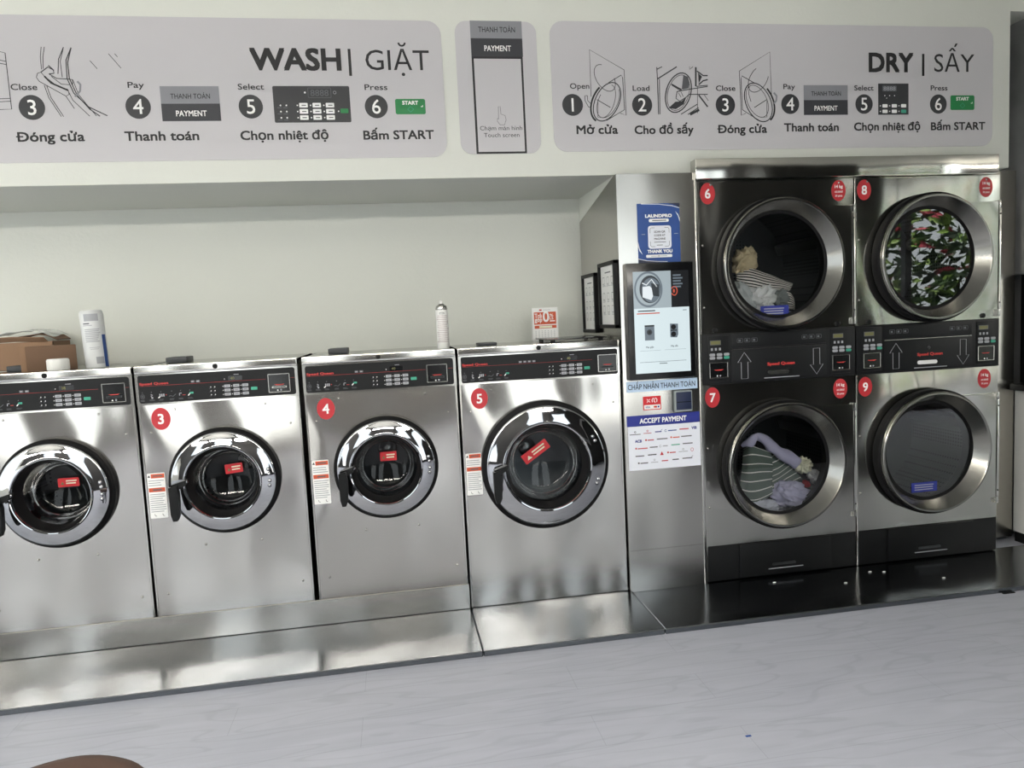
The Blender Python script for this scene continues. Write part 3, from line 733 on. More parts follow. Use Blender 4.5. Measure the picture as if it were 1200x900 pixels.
# framed sheets on the kiosk's side
def frame(y0, y1, z0, z1, lab):
    t = thing('picture_frame', lab, 'picture frame', (1.03, (y0 + y1) / 2, z0), 'framed instruction sheets on the kiosk side')
    b = MB(); f_ = .018
    for (ya, yb_, za, zb_) in ((y0, y1, z0, z0 + f_), (y0, y1, z1 - f_, z1), (y0, y0 + f_, z0, z1), (y1 - f_, y1, z0, z1)):
        b.box((1.016, ya, za), (1.0375, yb_, zb_), 'black', .002, 1)
    b.build('frame', t)
    MB().box((1.028, y0 + f_, z0 + f_), (1.036, y1 - f_, z1 - f_), 'print_white').build('sheet', t)
    F = Flat((1.028, y1 - f_, z0 + f_), (0, -1, 0), (0, 0, 1), (-1, 0, 0)); w_, h_ = y1 - y0 - 2 * f_, z1 - z0 - 2 * f_
    F.rect(w_ * .3, h_ * .88, w_ * .7, h_ * .90, 'ink_soft'); F.rect(w_ * .1, h_ * .66, w_ * .9, h_ * .665, 'print_grey')
    for r_ in range(3):
        for c_ in range(3):
            x_, z_ = w_ * (.12 + .3 * c_), h_ * (.70 - .25 * r_ if r_ == 0 else .70 - .22 * r_ - .05)
            F.stroke(rr(x_, z_, x_ + w_ * .15, z_ + h_ * .11, .004, 2), .002, 'ink_soft', closed=True)
            lines_of_print(F, x_, x_ + w_ * .18, z_ - h_ * .05, z_ - h_ * .01, 2, 'print_grey', 0)
    F.build('print', t)
frame(.325, .575, 1.237, 1.543, 'black-framed instruction sheet nearer the back wall on the kiosk side')
frame(-.012, .255, 1.262, 1.578, 'black-framed instruction sheet nearer the kiosk front on its side')

# ------------------------------------------------------------------ dryers
def dryer(x0, nums, lab):
    x1 = x0 + .796; xc = x0 + .398; y = -.012; yb = .62
    t = thing('stacked_dryer', lab, 'tumble dryer', (xc, .3, .004), 'stacked tumble dryers')
    zcs = (1.527, .562)
    b = MB(); b.holed(x0, x1, 1.212, 1.925, y, xc, zcs[0], .285, 'steel_dryer'); b.holed(x0, x1, .180, .968, y, xc, zcs[1], .285, 'steel_dryer')
    for xa, xb in ((x0, x0 + .006), (x1 - .006, x1)): b.box((xa, y + .001, .004), (xb, yb, 1.925), 'steel_dryer')
    b.box((x0, yb - .005, .004), (x1, yb, 1.925), 'dark_steel'); b.box((x0, y + .001, 1.918), (x1, yb, 1.925), 'steel_dryer'); b.box((x0, y + .02, .95), (x1, yb, 1.23), 'dark_steel')
    b.build('cabinet', t, 20)
    for z0, z1 in ((1.212, 1.925), (.004, .968)): MB().box((x0 - .002, y - .004, z0), (x0 + .006, y + .004, z1), 'steel_trim', .001, 1).build('edge_trim', t)
    for i, zc in enumerate(zcs):
        # drum behind the opening
        b = MB(); b.lathe(xc, zc, [(.285, y), (.272, .02), (.272, .075)], 'black'); b.build('collar', t, 40)
        b = MB(); b.lathe(xc, zc, [(.272, .076), (.30, .08), (.345, .085), (.345, .54), (.0001, .55)], 'drum_steel'); dm = b.build('drum', t, 40)
        b = MB()
        for q in range(3):
            a = math.radians(20 + 120 * q); c0 = Vector((xc + math.cos(a) * .325, .31, zc + math.sin(a) * .325))
            b.box((-.03, -.2, -.028), (.03, .2, .028), 'dark_steel', .01, 2, Matrix.Translation(c0) @ Matrix.Rotation(-a + PI / 2, 4, 'Y'))
        b.build('lifter', dm)
        # door: flat hinged plate, gasket, deep ring, glass
        xr = x1 - .022
        b = MB(); b.prism([(xc + .10, zc - .272), (xr, zc - .272), (xr, zc + .266), (xc + .10, zc + .266)] + [(xc + .284 * math.cos(math.radians(q)), zc + .284 * math.sin(math.radians(q))) for q in range(66, -67, -6)], y - .017, y - .0015, 'steel_dryer')
        b.lathe(xc, zc, [(.295, y - .0345), (.304, y - .0345), (.306, y - .064), (.304, y - .071), (.300, y - .075), (.292, y - .075), (.288, y - .071), (.254, y - .008), (.250, y - .004), (.250, y - .002), (.295, y - .002), (.295, y - .0345)], 'ring_steel')
        d = b.build('door', t, 28)
        MB().lathe(xc, zc, [(.285, y - .002), (.311, y - .002), (.316, y - .014), (.315, y - .050), (.3075, y - .058), (.3065, y - .034), (.285, y - .034)], 'rubber', closed=True).build('gasket', d)
        MB().lathe(xc, zc, [(.2535, y - .008), (.246, y - .0095), (.238, y - .006)], 'rubber').build('glass_seal', d)
        MB().lathe(xc, zc, [(.2495, y - .005), (.15, y - .005), (.0001, y - .005)], 'glass_dark').build('glass', d)
        b = MB().box((x1 - .020, y - .020, zc - .27), (x1 - .004, y - .001, zc + .235), 'steel_trim', .004)
        b.box((x1 - .020, y - .016, zc + .235), (x1 - .002, y - .001, zc + .272), 'satin', .003); b.box((x1 - .020, y - .016, zc - .305), (x1 - .002, y - .001, zc - .27), 'satin', .003)
        hg = b.build('hinge', d); hg['label'] = 'long bright hinge bar'
        for q in (-.235, .205): MB().sphere((x1 - .012, y - .021, zc + q), .004, 'black').build('hinge_screw', d)
        MB().box((xc + .262, y - .05, zc - .0006), (xc + .300, y - .086, zc + .0006), 'dark_steel').build('ring_seam', d) if False else None
        # door notice
        if nums[i] in (6, 9):
            sx, sz = ((-.024, -.222) if nums[i] == 6 else (-.026, -.187))
            F = Flat((xc + sx, y - .0065, zc + sz)); F.rect(-.073, -.024, .073, .026, 'navy'); lines_of_print(F, -.055, .055, -.017, .018, 3, 'print_grey', 1, .4, .1)
            s_ = F.build('door_notice', d); s_['label'] = 'small dark blue notice on the glass'
        # badges
        zt = (1.866, .908)[i]
        for (bx, is_num) in ((x0 + .050, True), (x1 - .078, False)):
            b = MB(); b.prism(arc(bx, zt, .037, .049, 0, 351, 39), y - .0015, y, 'red'); nb = b.build('number_badge' if is_num else 'capacity_badge', t)
            F = Flat((bx, y - .0015, zt))
            if is_num: F.text(str(nums[i]), 0, -.021, 'print_white', .041, bold=.02, center=True); nb['label'] = 'red oval badge with a white %d' % nums[i]
            else:
                nb['label'] = 'red oval badge reading 14 kg'
                F.text('14 kg', 0, .012, 'print_white', .014, x1=None, bold=.03, center=True); F.text('60.000đ', 0, -.010, 'print_white', .0085, bold=.02, center=True); F.text('30 phút', 0, -.029, 'print_white', .0085, bold=.02, center=True)
            F.build('lettering', nb)
        for (sx, sz) in ((.066, 1.905), (.72, 1.903)) if i == 0 else (): MB().sphere((x0 + sx, y - .001, sz), .006, 'satin', (1, .6, 1)).build('screw', t)
        for (sx, sz) in ((.02, zc + .10), (.02, zc - .19)): MB().sphere((x0 + sx, y - .001, sz), .0055, 'satin', (1, .6, 1)).build('screw', t)
    for sx in (.07, .705):
        MB().lathe(x0 + sx, 1.228, [(.0001, y - .010), (.009, y - .010), (.0125, y - .006), (.0125, y)], 'black', 24, cap0=True).build('lock', t)
    # control band
    cp = MB().box((x0, y - .006, .970), (x1, y + .018, 1.211), 'panel_black', .003).build('control_panel', t)
    b = MB().box((x0 + .146, y - .010, .975), (x0 + .640, y - .005, 1.130), 'panel_black', .003); b.box((x0 + .148, y - .0085, 1.138), (x0 + .638, y - .005, 1.206), 'panel_black', .002)
    b.box((x0 + .15, y - .0105, 1.131), (x0 + .636, y - .0065, 1.1335), 'satin'); b.build('access_cover', cp)
    yc = y - .010
    F = Flat((x0, yc, 0))
    for cx, up_ in ((.212, 1), (.587, -1)):
        z0 = 1.052; h = .063
        F.stroke([(cx, z0 + up_ * h), (cx - .034, z0 + up_ * .016), (cx - .017, z0 + up_ * .016), (cx - .017, z0 - up_ * h), (cx + .017, z0 - up_ * h), (cx + .017, z0 + up_ * .016), (cx + .034, z0 + up_ * .016)], .0028, 'print_grey', closed=True)
    F.build('arrow_marking', cp)
    F = Flat((x0, yc, 0)); F.text('Speed Queen', .330, 1.046, 'red_brand', .013, x1=.470, bold=.04); F.build('brand_lettering', cp)
    F = Flat((x0, y - .0085, 0))
    for bx in (.178, .512):
        for q in range(3):
            F.stroke(rr(bx + q * .037, 1.164, bx + .028 + q * .037, 1.182, .002, 1), .0015, 'print_faint', closed=True); F.rect(bx + .006 + q * .037, 1.168, bx + .018 + q * .037, 1.177, 'print_faint')
    F.build('pictogram', cp)
    b = MB().prism(rr(x0 + .324, 1.000, x0 + .456, 1.026, .010), yc - .003, yc + .001, 'black'); b.prism(rr(x0 + .328, 1.003, x0 + .438, 1.022, .009), yc - .005, yc - .002, 'satin' if nums[0] == 6 else 'print_white'); b.build('finger_grip', cp)
    MB().box((x0 + .312, yc - .0012, .984), (x0 + .495, yc, .988), 'print_grey').build('caption_line', cp)
    if nums[0] == 8: MB().sphere((x0 + .393, yc - .001, 1.085), .009, 'dark_steel', (1, .6, 1)).build('key_lock', cp)
    for px in (x0 + .028, x0 + .664):
        MB().box((px, y - .0085, .985), (px + .108, y - .005, 1.202), 'panel_black', .002).build('keypad_plate', cp)
        yk = y - .0085
        d = MB().box((px + .012, yk - .0015, 1.158), (px + .066, yk, 1.180), 'print_faint'); d.box((px + .015, yk - .002, 1.161), (px + .063, yk - .001, 1.177), 'lcd'); d.build('display', cp)
        for q in range(3):
            MB().box((px + .016 + q * .02, yk - .001, 1.132), (px + .026 + q * .02, yk, 1.144), 'print_grey').build('indicator', cp)
        for r_ in range(2):
            for c_ in range(3):
                g = (r_ == 1 and c_ == 2); bx, bz = px + .022 + c_ * .036, 1.112 - r_ * .0155
                o = MB().prism(rr(bx - .0135, bz - .0065, bx + .0135, bz + .0065, .005, 3), yk - .003, yk + .001, 'green_button' if g else 'print_grey').build('start_button' if g else 'button', cp)
                if g: o['label'] = 'green start button'
        b = MB(); xa, xb = px + .006, px + .100
        for (p, q) in (((xa, 1.000), (xb, 1.004)), ((xa, 1.072), (xb, 1.076)), ((xa, 1.000), (xa + .004, 1.076)), ((xb - .004, 1.000), (xb, 1.076))): b.box((p[0], yk - .005, p[1]), (q[0], yk + .001, q[1]), 'satin', .001, 1)
        b.box((xa + .004, yk - .001, 1.004), (xb - .004, yk + .001, 1.072), 'black_gloss'); b.build('card_reader', cp)
        F = Flat((px, yk - .0012, 0)); F.poly([(.028, 1.041), (.078, 1.041), (.066, 1.036), (.040, 1.036)], 'red_brand'); F.rect(.042, 1.008, .048, 1.014, 'print_white'); F.disc(.06, 1.011, .004, 'print_grey', n=10); F.build('reader_marking', cp)
    # foot panel with the lint drawer
    bp = MB().box((x0 + .003, y - .003, .004), (x1 - .003, y + .02, .180), 'black', .002).build('foot_panel', t)
    b = MB().box((x0 + .165, y - .012, .010), (x0 + .655, y - .002, .176), 'black', .003); ld = b.build('lint_drawer', t)
    b = MB().prism(rr(x0 + .335, .056, x0 + .460, .068, .005, 3), y - .016, y - .011, 'dark_steel'); b.box((x0 + .315, y - .0135, .038), (x0 + .500, y - .0115, .042), 'print_grey'); b.build('drawer_grip', ld)
    return t
dryer(1.434, (6, 7), 'stainless stacked dryer with badges 6 and 7, clothes behind both glass doors')
dryer(2.237, (8, 9), 'stainless stacked dryer with badges 8 and 9, empty, at the end of the row')
tag(MB().box((1.412, -.052, 1.927), (2.992, .010, 2.018), 'steel_dryer', .003).build('header_panel'), 'long stainless header panel above both stacked dryers', 'panel')
tag(MB().box((3.036, .15, .004), (3.283, .20, 1.975), 'steel_panel', .002).build('filler_panel'), 'narrow tall stainless filler panel between dryer 9 and the white cabinet', 'panel')

# ------------------------------------------------------------------ end cabinet, splashback, worktop
t = thing('side_cabinet', 'white cabinet front with a black line drawing at the right photo edge', 'cabinet', (3.34, .06, -.02))
MB().box((3.288, .047, .035), (3.395, .149, .812), 'white', .004).build('door', t)
MB().box((3.30, .047, -.0235), (3.395, .149, .034), 'black').build('toe_kick', t)
F = Flat((3.288, .10, 0), (0, -1, 0), (0, 0, 1), (-1, 0, 0)); F.stroke(arc(.105, .50, .045, .065, 100, 260, 18), .006, 'ink'); F.stroke([(.06, .50), (.11, .47), (.12, .44)], .005, 'ink'); F.build('drawing', t)
tag(MB().box((3.255, .045, .815), (3.399, .149, .848), 'black_gloss', .003).build('worktop'), 'black worktop edge over the white cabinet', 'worktop')
tag(MB().box((3.318, .047, .850), (3.398, .149, 1.43), 'black', .004).build('splashback'), 'black panel standing above the black worktop by the stainless filler', 'panel')

# ------------------------------------------------------------------ wall signs
YS = .012
def S(u, v): p = at(u, v, YS - .003); return (p.x, p.z)
def sign(x0, x1, z0, z1, r, lab, name='wall_sign'):
    t = thing(name, lab, 'sign', ((x0 + x1) / 2, YS - .0015, z0), 'instruction signs on the bulkhead')
    MB().prism(rr(x0, z0, x1, z1, r), YS - .003, YS - .0002, 'sign_grey').build('board', t); return t
yF = YS - .003
def step(F, u, v, d, word, wu0, wv, wu1, big, bu0, bv, bu1, capw=.023, capb=.036, r=.049):
    x, z = S(u, v); F.disc(x, z, r, 'badge_black'); F.text(d, x, z - .029, 'print_white', .058, bold=.005, center=True)
    a = S(wu0, wv); F.text(word, a[0], a[1], 'ink', capw, x1=S(wu1, wv)[0], bold=.009)
    a = S(bu0, bv); F.text(big, a[0], a[1], 'ink', capb, x1=S(bu1, bv)[0], bold=.022)
def pay_box(F, x0, x1, z0, z1):
    zm = (z0 + z1) / 2; F.rect(x0, zm, x1, z1, 'bar_grey'); F.rect(x0, z0, x1, zm, 'bar_dark')
    w_ = x1 - x0; F.text('THANH TOÁN', x0 + w_ * .17, zm + .020, 'ink', .020, x1=x1 - w_ * .16, bold=.004); F.text('PAYMENT', x0 + w_ * .24, z0 + .020, 'print_white', .022, x1=x1 - w_ * .24, bold=.015)
def start(F, x0, x1, z0, z1):
    F.rrect(x0, z0, x1, z1, .008, 'green'); w_ = x1 - x0
    F.text('START', x0 + w_ * .24, z1 - .024, 'print_white', .015, x1=x1 - w_ * .24, bold=.03)
    cx, cz = x0 + w_ * .5, z0 + .021; F.stroke([(cx - .013, cz), (cx, cz + .012), (cx + .013, cz), (cx, cz - .012)], .002, 'green_button', 1, True); F.stroke([(x1 - .012, z0 + .038), (x1 - .012, z0 + .032), (x1 - .02, z0 + .032)], .003, 'print_white', 1)
def path(F, pts, wd=.003, m='badge_black', closed=False): F.stroke([S(*p) for p in pts], wd * 1.35, m, 0, closed)
def z4(u0, v0, s): return lambda pts: [(u0 + a / s, v0 + b / s) for a, b in pts]

# wash sign
b1 = sign(-2.35, .284, 2.056, 2.633, .06, 'long grey WASH instruction sign over the washers')
F = Flat((0, yF, 0))
F.text('WASH', -.518, 2.425, 'ink', .084, x1=-.152, bold=.030); F.rect(-.118, 2.400, -.106, 2.512, 'ink'); F.build('heading_lettering', b1); F = Flat((0, yF, 0)); F.text('GIẶT', -.046, 2.425, 'ink', .083, x1=.227, bold=0)
F.build('heading_lettering', b1)
F = Flat((0, yF, 0))
F = Flat((0, yF, 0)); step(F, 37.5, 126, '3', 'Close', 13, 105.5, 44, 'Đóng cửa', 20, 166, 99.5); F.build('step_lettering', b1)
F = Flat((0, yF, 0)); step(F, 162, 125, '4', 'Pay', 150, 103, 169, 'Thanh toán', 147, 165, 233.5); F.build('step_lettering', b1)
F = Flat((0, yF, 0)); step(F, 294, 125, '5', 'Select', 279, 105, 309.5, 'Chọn nhiệt độ', 282.5, 164, 385); F.build('step_lettering', b1)
F = Flat((0, yF, 0)); step(F, 441, 125, '6', 'Press', 427.5, 105.5, 454, 'Bấm START', 426.5, 163.5, 508.5); F.build('step_lettering', b1)
F = Flat((0, yF, 0)); pay_box(F, -.888, -.656, 2.216, 2.357); F.build('payment_picture', b1); F = Flat((0, yF, 0)); start(F, .069, .199, 2.239, 2.304); F.build('key_picture', b1)
F = Flat((0, yF, 0))
kx, kz = -.440, 2.207; F.rrect(kx, kz, -.122, 2.358, .006, 'badge_black')
F.stroke(rr(kx + .145, kz + .103, kx + .24, kz + .143, .002, 1), .002, 'print_faint', 1, True); F.text('8888', kx + .155, kz + .110, 'print_faint', .025, x1=kx + .230, k=1)
F.disc(kx + .132, kz + .124, .004, 'print_white', k=1); F.stroke(arc(kx + .256, kz + .124, .006, .006, 0, 360, 12), .0015, 'print_grey', 1)
for r_ in range(3):
    for c_ in range(3):
        F.rrect(kx + .105 + c_ * .055, kz + .062 - r_ * .0255, kx + .14 + c_ * .055, kz + .081 - r_ * .0255, .003, 'print_white', 1); F.rect(kx + .115 + c_ * .055, kz + .069 - r_ * .0255, kx + .133 + c_ * .055, kz + .073 - r_ * .0255, 'ink_soft', 2)
        F.disc(kx + .097 + c_ * .055, kz + .071 - r_ * .0255, .003, 'print_white', k=1, n=10)
    for c_ in range(2):
        F.disc(kx + .028 + c_ * .024, kz + .071 - r_ * .0255, .0035, 'print_white', k=1, n=10); F.rect(kx + .014 + c_ * .024, kz + .06 - r_ * .0255, kx + .032 + c_ * .024, kz + .063 - r_ * .0255, 'print_faint', 1)
F.rrect(kx + .275, kz + .038, kx + .308, kz + .057, .003, 'green', 1); F.disc(kx + .267, kz + .046, .003, 'print_white', k=1, n=10)
F.build('keypad_picture', b1)
# door latch drawing and machine outline
F = Flat((0, yF, 0)); q = z4(0, 40, 7.5)
for pts, wd in (([(362, 112), (355, 200), (365, 310)], .002), ([(390, 112), (378, 200), (380, 305)], .002), ([(558, 115), (515, 220), (510, 350)], .0025), ([(558, 115), (530, 240), (548, 380)], .002),
                ([(625, 118), (580, 230), (590, 390), (650, 520), (780, 640), (945, 718)], .003), ([(625, 118), (595, 250), (610, 390), (680, 540), (790, 660), (880, 722)], .003),
                ([(640, 400), (690, 530), (780, 640), (850, 720)], .002), ([(590, 480), (640, 580), (790, 722)], .002), ([(580, 545), (655, 655)], .002),
                ([(390, 450), (430, 560), (540, 725)], .002), ([(410, 450), (450, 560), (560, 725)], .002),
                ([(330, 345), (320, 380), (345, 415), (580, 545), (608, 530), (600, 490), (480, 440), (390, 370), (360, 335), (330, 345)], .002),
                ([(360, 335), (420, 290), (470, 315), (475, 345), (430, 350)], .003), ([(425, 275), (475, 320)], .003), ([(430, 350), (500, 390), (600, 395), (635, 400), (640, 440)], .0025), ([(450, 370), (540, 440), (610, 445)], .002),
                ([(390, 370), (450, 430), (600, 495)], .005), ([(790, 233), (855, 305)], .0018), ([(953, 172), (1065, 300)], .0018), ([(1008, 172), (1033, 202)], .0018),
                ([(-60, 140), (45, 165), (103, 660), (-60, 665)], .0025), ([(-60, 215), (52, 240)], .002), ([(-60, 245), (56, 268)], .002), ([(-60, 572), (92, 565)], .002), ([(-60, 598), (95, 590)], .002)):
    path(F, q(pts), wd)
F.stroke([S(*p) for p in q([(680, 415), (708, 445), (705, 500), (660, 550)])], .008, 'bar_grey', 1)
F.build('line_drawing', b1)
# payment sign
b2 = sign(.345, .707, 2.066, 2.635, .05, 'small grey payment sign between the two long signs')
F = Flat((0, yF, 0))
F.rect(.413, 2.562, .643, 2.636, 'bar_grey'); F.rect(.413, 2.484, .643, 2.562, 'bar_dark')
F.text('THANH TOÁN', .449, 2.588, 'ink', .022, x1=.612, bold=.004); F.text('PAYMENT', .472, 2.508, 'print_white', .023, x1=.590, bold=.015)
F.rect(.413, 2.066, .641, 2.484, 'ink'); F.rect(.4225, 2.0745, .632, 2.475, 'sign_grey', 1)
F.text('Chạm màn hình', .434, 2.168, 'ink', .018, x1=.624, k=2); F.text('Touch screen', .450, 2.138, 'ink', .018, x1=.610, k=2)
F.build('sign_print', b2)
F = Flat((.527, yF - .0012, 2.195)); F.stroke([(-.008, .02), (-.006, .075), (.002, .075), (.004, .042), (.022, .036), (.026, .018), (.018, -.004), (-.002, -.004), (-.014, .012), (-.012, .026), (-.008, .02)], .002, 'ink_soft'); F.build('hand_drawing', b2)
# dry sign
b3 = sign(.768, 3.008, 2.071, 2.641, .06, 'long grey DRY instruction sign over the dryers')
F = Flat((0, yF, 0))
F.text('DRY', 2.334, 2.428, 'ink', .084, x1=2.566, bold=.03); F.rect(2.616, 2.408, 2.629, 2.512, 'ink'); F.build('heading_lettering', b3); F = Flat((0, yF, 0)); F.text('SẤY', 2.682, 2.428, 'ink', .083, x1=2.903)
F.build('heading_lettering', b3)
F = Flat((0, yF, 0))
F = Flat((0, yF, 0)); step(F, 671, 123, '1', 'Open', 668, 104, 690.5, 'Mở cửa', 676, 157, 724, r=.048); F.build('step_lettering', b3)
F = Flat((0, yF, 0)); step(F, 752.5, 123, '2', 'Load', 741.5, 106.5, 761, 'Cho đồ sấy', 744, 157, 812.5, r=.048); F.build('step_lettering', b3)
F = Flat((0, yF, 0)); step(F, 850, 123, '3', 'Close', 839, 106.5, 861.5, 'Đóng cửa', 841, 156, 898.5, r=.048); F.build('step_lettering', b3)
F = Flat((0, yF, 0)); step(F, 926, 122, '4', 'Pay', 918, 104.5, 931.5, 'Thanh toán', 919, 154, 982.5, r=.046); F.build('step_lettering', b3)
F = Flat((0, yF, 0)); step(F, 1012.5, 122, '5', 'Select', 1001, 106, 1023.5, 'Chọn nhiệt độ', 1001, 153, 1078, r=.046); F.build('step_lettering', b3)
F = Flat((0, yF, 0)); step(F, 1099.5, 122, '6', 'Press', 1090.5, 106, 1110, 'Bấm START', 1091, 152.5, 1154, r=.046); F.build('step_lettering', b3)
F = Flat((0, yF, 0)); pay_box(F, 1.990, 2.219, 2.226, 2.364); F.build('payment_picture', b3); F = Flat((0, yF, 0)); start(F, 2.772, 2.905, 2.246, 2.316); F.build('key_picture', b3)
F = Flat((0, yF, 0)); kx, kz = 2.380, 2.225; F.rect(kx, kz, 2.543, 2.372, 'badge_black'); F.rrect(kx + .022, kz + .11, kx + .098, kz + .137, .003, 'print_faint', 1); F.text('8888', kx + .028, kz + .114, 'print_grey', .018, x1=kx + .092, k=2)
for q_ in range(3): F.disc(kx + .035 + q_ * .026, kz + .09, .0025, 'print_white', k=1, n=8)
F.disc(kx + .045, kz + .078, .002, 'print_white', k=1, n=8)
for r_ in range(2):
    for c_ in range(3):
        m_ = 'green_button' if (r_ == 1 and c_ == 2) else 'print_white'; F.rrect(kx + .022 + c_ * .05, kz + .034 - r_ * .026, kx + .050 + c_ * .05, kz + .050 - r_ * .026, .004, m_, 1); F.disc(kx + .011 + c_ * .05, kz + .042 - r_ * .026, .003, 'print_white', k=1, n=8)
F.build('keypad_picture', b3)
F = Flat((0, yF, 0)); q = z4(640, 50, 7.5)
def ell(cx, cy, a, b_, rot, t0=0, t1=360): return arc(cx, cy, a, b_, t0, t1, 30, rot)
for pts, wd in (([(395, 475), (380, 62), (685, 240), (703, 640), (650, 620)], .0022), (ell(515, 310, 75, 130, -.55, 20, 300), .0022), ([(548, 352), (660, 285), (672, 310), (688, 590), (530, 685)], .0025),
                (ell(535, 520, 105, 180, .42), .0035), (ell(545, 515, 85, 155, .42, -60, 190), .002), (ell(530, 515, 70, 150, .3, -90, 110), .002), ([(445, 500), (565, 570)], .0025), ([(455, 510), (455, 655), (510, 660)], .002),
                ([(362, 465), (340, 467), (342, 510), (372, 565), (395, 568)], .0022), ([(362, 465), (365, 510), (400, 545)], .002)): path(F, q(pts), wd)
path(F, q(ell(525, 520, 118, 188, .42, 95, 210)), .006, 'ink')
q = z4(760, 50, 7.5)
for pts, wd in (([(72, 215), (78, 320), (88, 630)], .003), ([(72, 235), (118, 212)], .003), ([(80, 318), (248, 212)], .004), ([(95, 320), (100, 630)], .0025), (ell(262, 440, 108, 178, .28), .004), (ell(262, 440, 92, 160, .28), .002),
                ([(200, 365), (290, 415)], .005), ([(205, 375), (280, 422)], .002), ([(360, 210), (360, 235), (390, 212)], .002), ([(415, 215), (415, 385)], .006), ([(420, 385), (520, 375)], .003), ([(425, 250), (480, 290), (520, 290)], .0045), ([(440, 370), (480, 335), (520, 325)], .0045),
                ([(250, 430), (240, 490), (275, 515), (330, 480), (355, 455), (520, 455)], .003), ([(250, 430), (330, 415), (410, 402), (520, 385)], .003), ([(262, 440), (285, 480)], .002), ([(285, 432), (305, 475)], .002), ([(440, 460), (520, 565)], .005), ([(490, 460), (525, 510)], .002), ([(430, 390), (430, 620)], .002),
                ([(285, 630), (430, 540)], .003), ([(345, 632), (440, 570)], .003), ([(365, 632), (445, 590)], .008)): path(F, q(pts), wd)
F.poly([S(*p) for p in q([(305, 285), (345, 300), (360, 350), (352, 400), (300, 412), (292, 405)])], 'ink_soft'); F.poly([S(*p) for p in q([(175, 575), (235, 520), (290, 515), (330, 480), (310, 540), (240, 585)])], 'badge_black')
F.poly([S(*p) for p in q([(435, 265), (470, 300), (440, 360)])], 'badge_black')
for pts, wd in (([(855, 620), (815, 640), (797, 250), (1065, 82), (1080, 460)], .0022), (ell(965, 320, 75, 125, .5, -30, 215), .0022), ([(930, 355), (820, 292), (812, 320), (825, 590), (980, 690)], .0025),
                (ell(965, 525, 108, 180, -.42), .0035), (ell(955, 515, 85, 150, -.42), .002), ([(930, 570), (1040, 500)], .0025), ([(1040, 510), (1040, 655), (990, 655)], .002), ([(885, 380), (880, 450), (900, 520)], .002)): path(F, q(pts), wd)
path(F, q(ell(975, 520, 118, 188, -.42, -25, 80)), .006, 'ink')
F.stroke([S(*p) for p in q([(1100, 440), (1125, 470), (1122, 510), (1100, 535)])], .009, 'bar_grey', 1)
F.build('line_drawing', b3)

# ------------------------------------------------------------------ things standing on the washers
TOP = 1.2055
def cyl(name, u, y, r, h, lab, cat): pass
# spray can
p = at(520, 410, .12); t = thing('spray_can', 'slim silver-white spray can standing on washer 4 beside washer 5', 'spray can', (p.x, .12, TOP + .004)); z = TOP + .004
MB().lathe_z(p.x, .12, [(.027, z), (.0285, z + .004), (.0285, z + .172), (.027, z + .178)], 'white').build('body', t)
MB().lathe_z(p.x, .12, [(.027, z + .178), (.028, z + .183), (.024, z + .196), (.013, z + .203), (.012, z + .206)], 'satin').build('shoulder', t)
MB().lathe_z(p.x, .12, [(.0075, z + .206), (.0075, z + .220), (.005, z + .222)], 'white', 20).build('nozzle', t)
mat('can_print', 'bcaeb0', .6)
b = MB(); n = 20
def wrap(b, cx, cy, r, z0, z1, a0, a1, m, n=16):
    i = b.mi(m); A = []
    for q in range(n + 1):
        a = math.radians(a0 + (a1 - a0) * q / n); A.append((b.bm.verts.new((cx + r * math.cos(a), cy + r * math.sin(a), z0)), b.bm.verts.new((cx + r * math.cos(a), cy + r * math.sin(a), z1))))
    for q in range(n): b.bm.faces.new((A[q][0], A[q + 1][0], A[q + 1][1], A[q][1])).material_index = i
for q in range(15): wrap(b, p.x, .12, .0288, z + .03 + q * .0085, z + .0335 + q * .0085, 205 + random.randint(0, 20), 335 - random.randint(0, 20), 'can_print')
wrap(b, p.x, .12, .0289, z + .158, z + .166, 245, 290, 'ink_soft'); wrap(b, p.x, .12, .0291, z + .160, z + .164, 250, 285, 'print_white')
b.build('printed_label', t)
# tall canister with a blue stripe, leaning slightly
p = at(115, 430, .16); z = TOP; t = thing('paper_canister', 'tall white cylinder with grey print and a blue stripe on the unnumbered washer', 'canister', (p.x, .16, TOP))
tilt = Matrix.Translation((p.x, .16, z)) @ Matrix.Rotation(-.03, 4, 'Y') @ Matrix.Translation((-p.x, -.16, -z))
mat('wrap_white', 'd4d6d6', .35)
MB().lathe_z(p.x, .16, [(.043, z + .001), (.046, z + .004), (.047, z + .232), (.044, z + .248), (.040, z + .252)], 'wrap_white', 40, tilt).build('body', t)
b = MB()
for (z0, z1, a0, a1, m_) in [(.205, .236, 225, 295, 'print_grey'), (.192, .197, 218, 250, 'ink_soft'), (.185, .188, 215, 262, 'print_grey')] + [(.115 + q * .0075, .1185 + q * .0075, 222, 296 - random.randint(0, 18), 'print_grey') for q in range(8)] + [(.09, .092, 235, 285, 'print_grey'), (.083, .085, 240, 280, 'print_grey'), (.02, .05, 262, 300, 'print_grey'), (.005, .145, 303, 322, 'blue')]:
    wrap(b, p.x, .16, .0474, z + z0, z + z1, a0 + 26, a1 + 26 + (6 if m_ == 'blue' else 0), m_)
bmesh.ops.transform(b.bm, matrix=tilt, verts=b.bm.verts); b.build('printed_wrap', t)
# small white lid
p = at(68.5, 430, .07); z = TOP + .004
b = MB().lathe_z(p.x, .07, [(.040, z), (.041, z + .002), (.041, z + .044), (.039, z + .048), (.034, z + .0485)], 'white', 40)
for q in range(40):
    a = 2 * PI * q / 40; b.box((-.0012, -.0008, 0), (.0012, .0008, .04), 'white', 0, 1, Matrix.Translation((p.x + .0412 * math.cos(a), .07 + .0412 * math.sin(a), z + .003)) @ Matrix.Rotation(a, 4, 'Z'))
tag(b.build('jar_lid'), 'small round white lid in front of the closed cardboard box', 'lid')
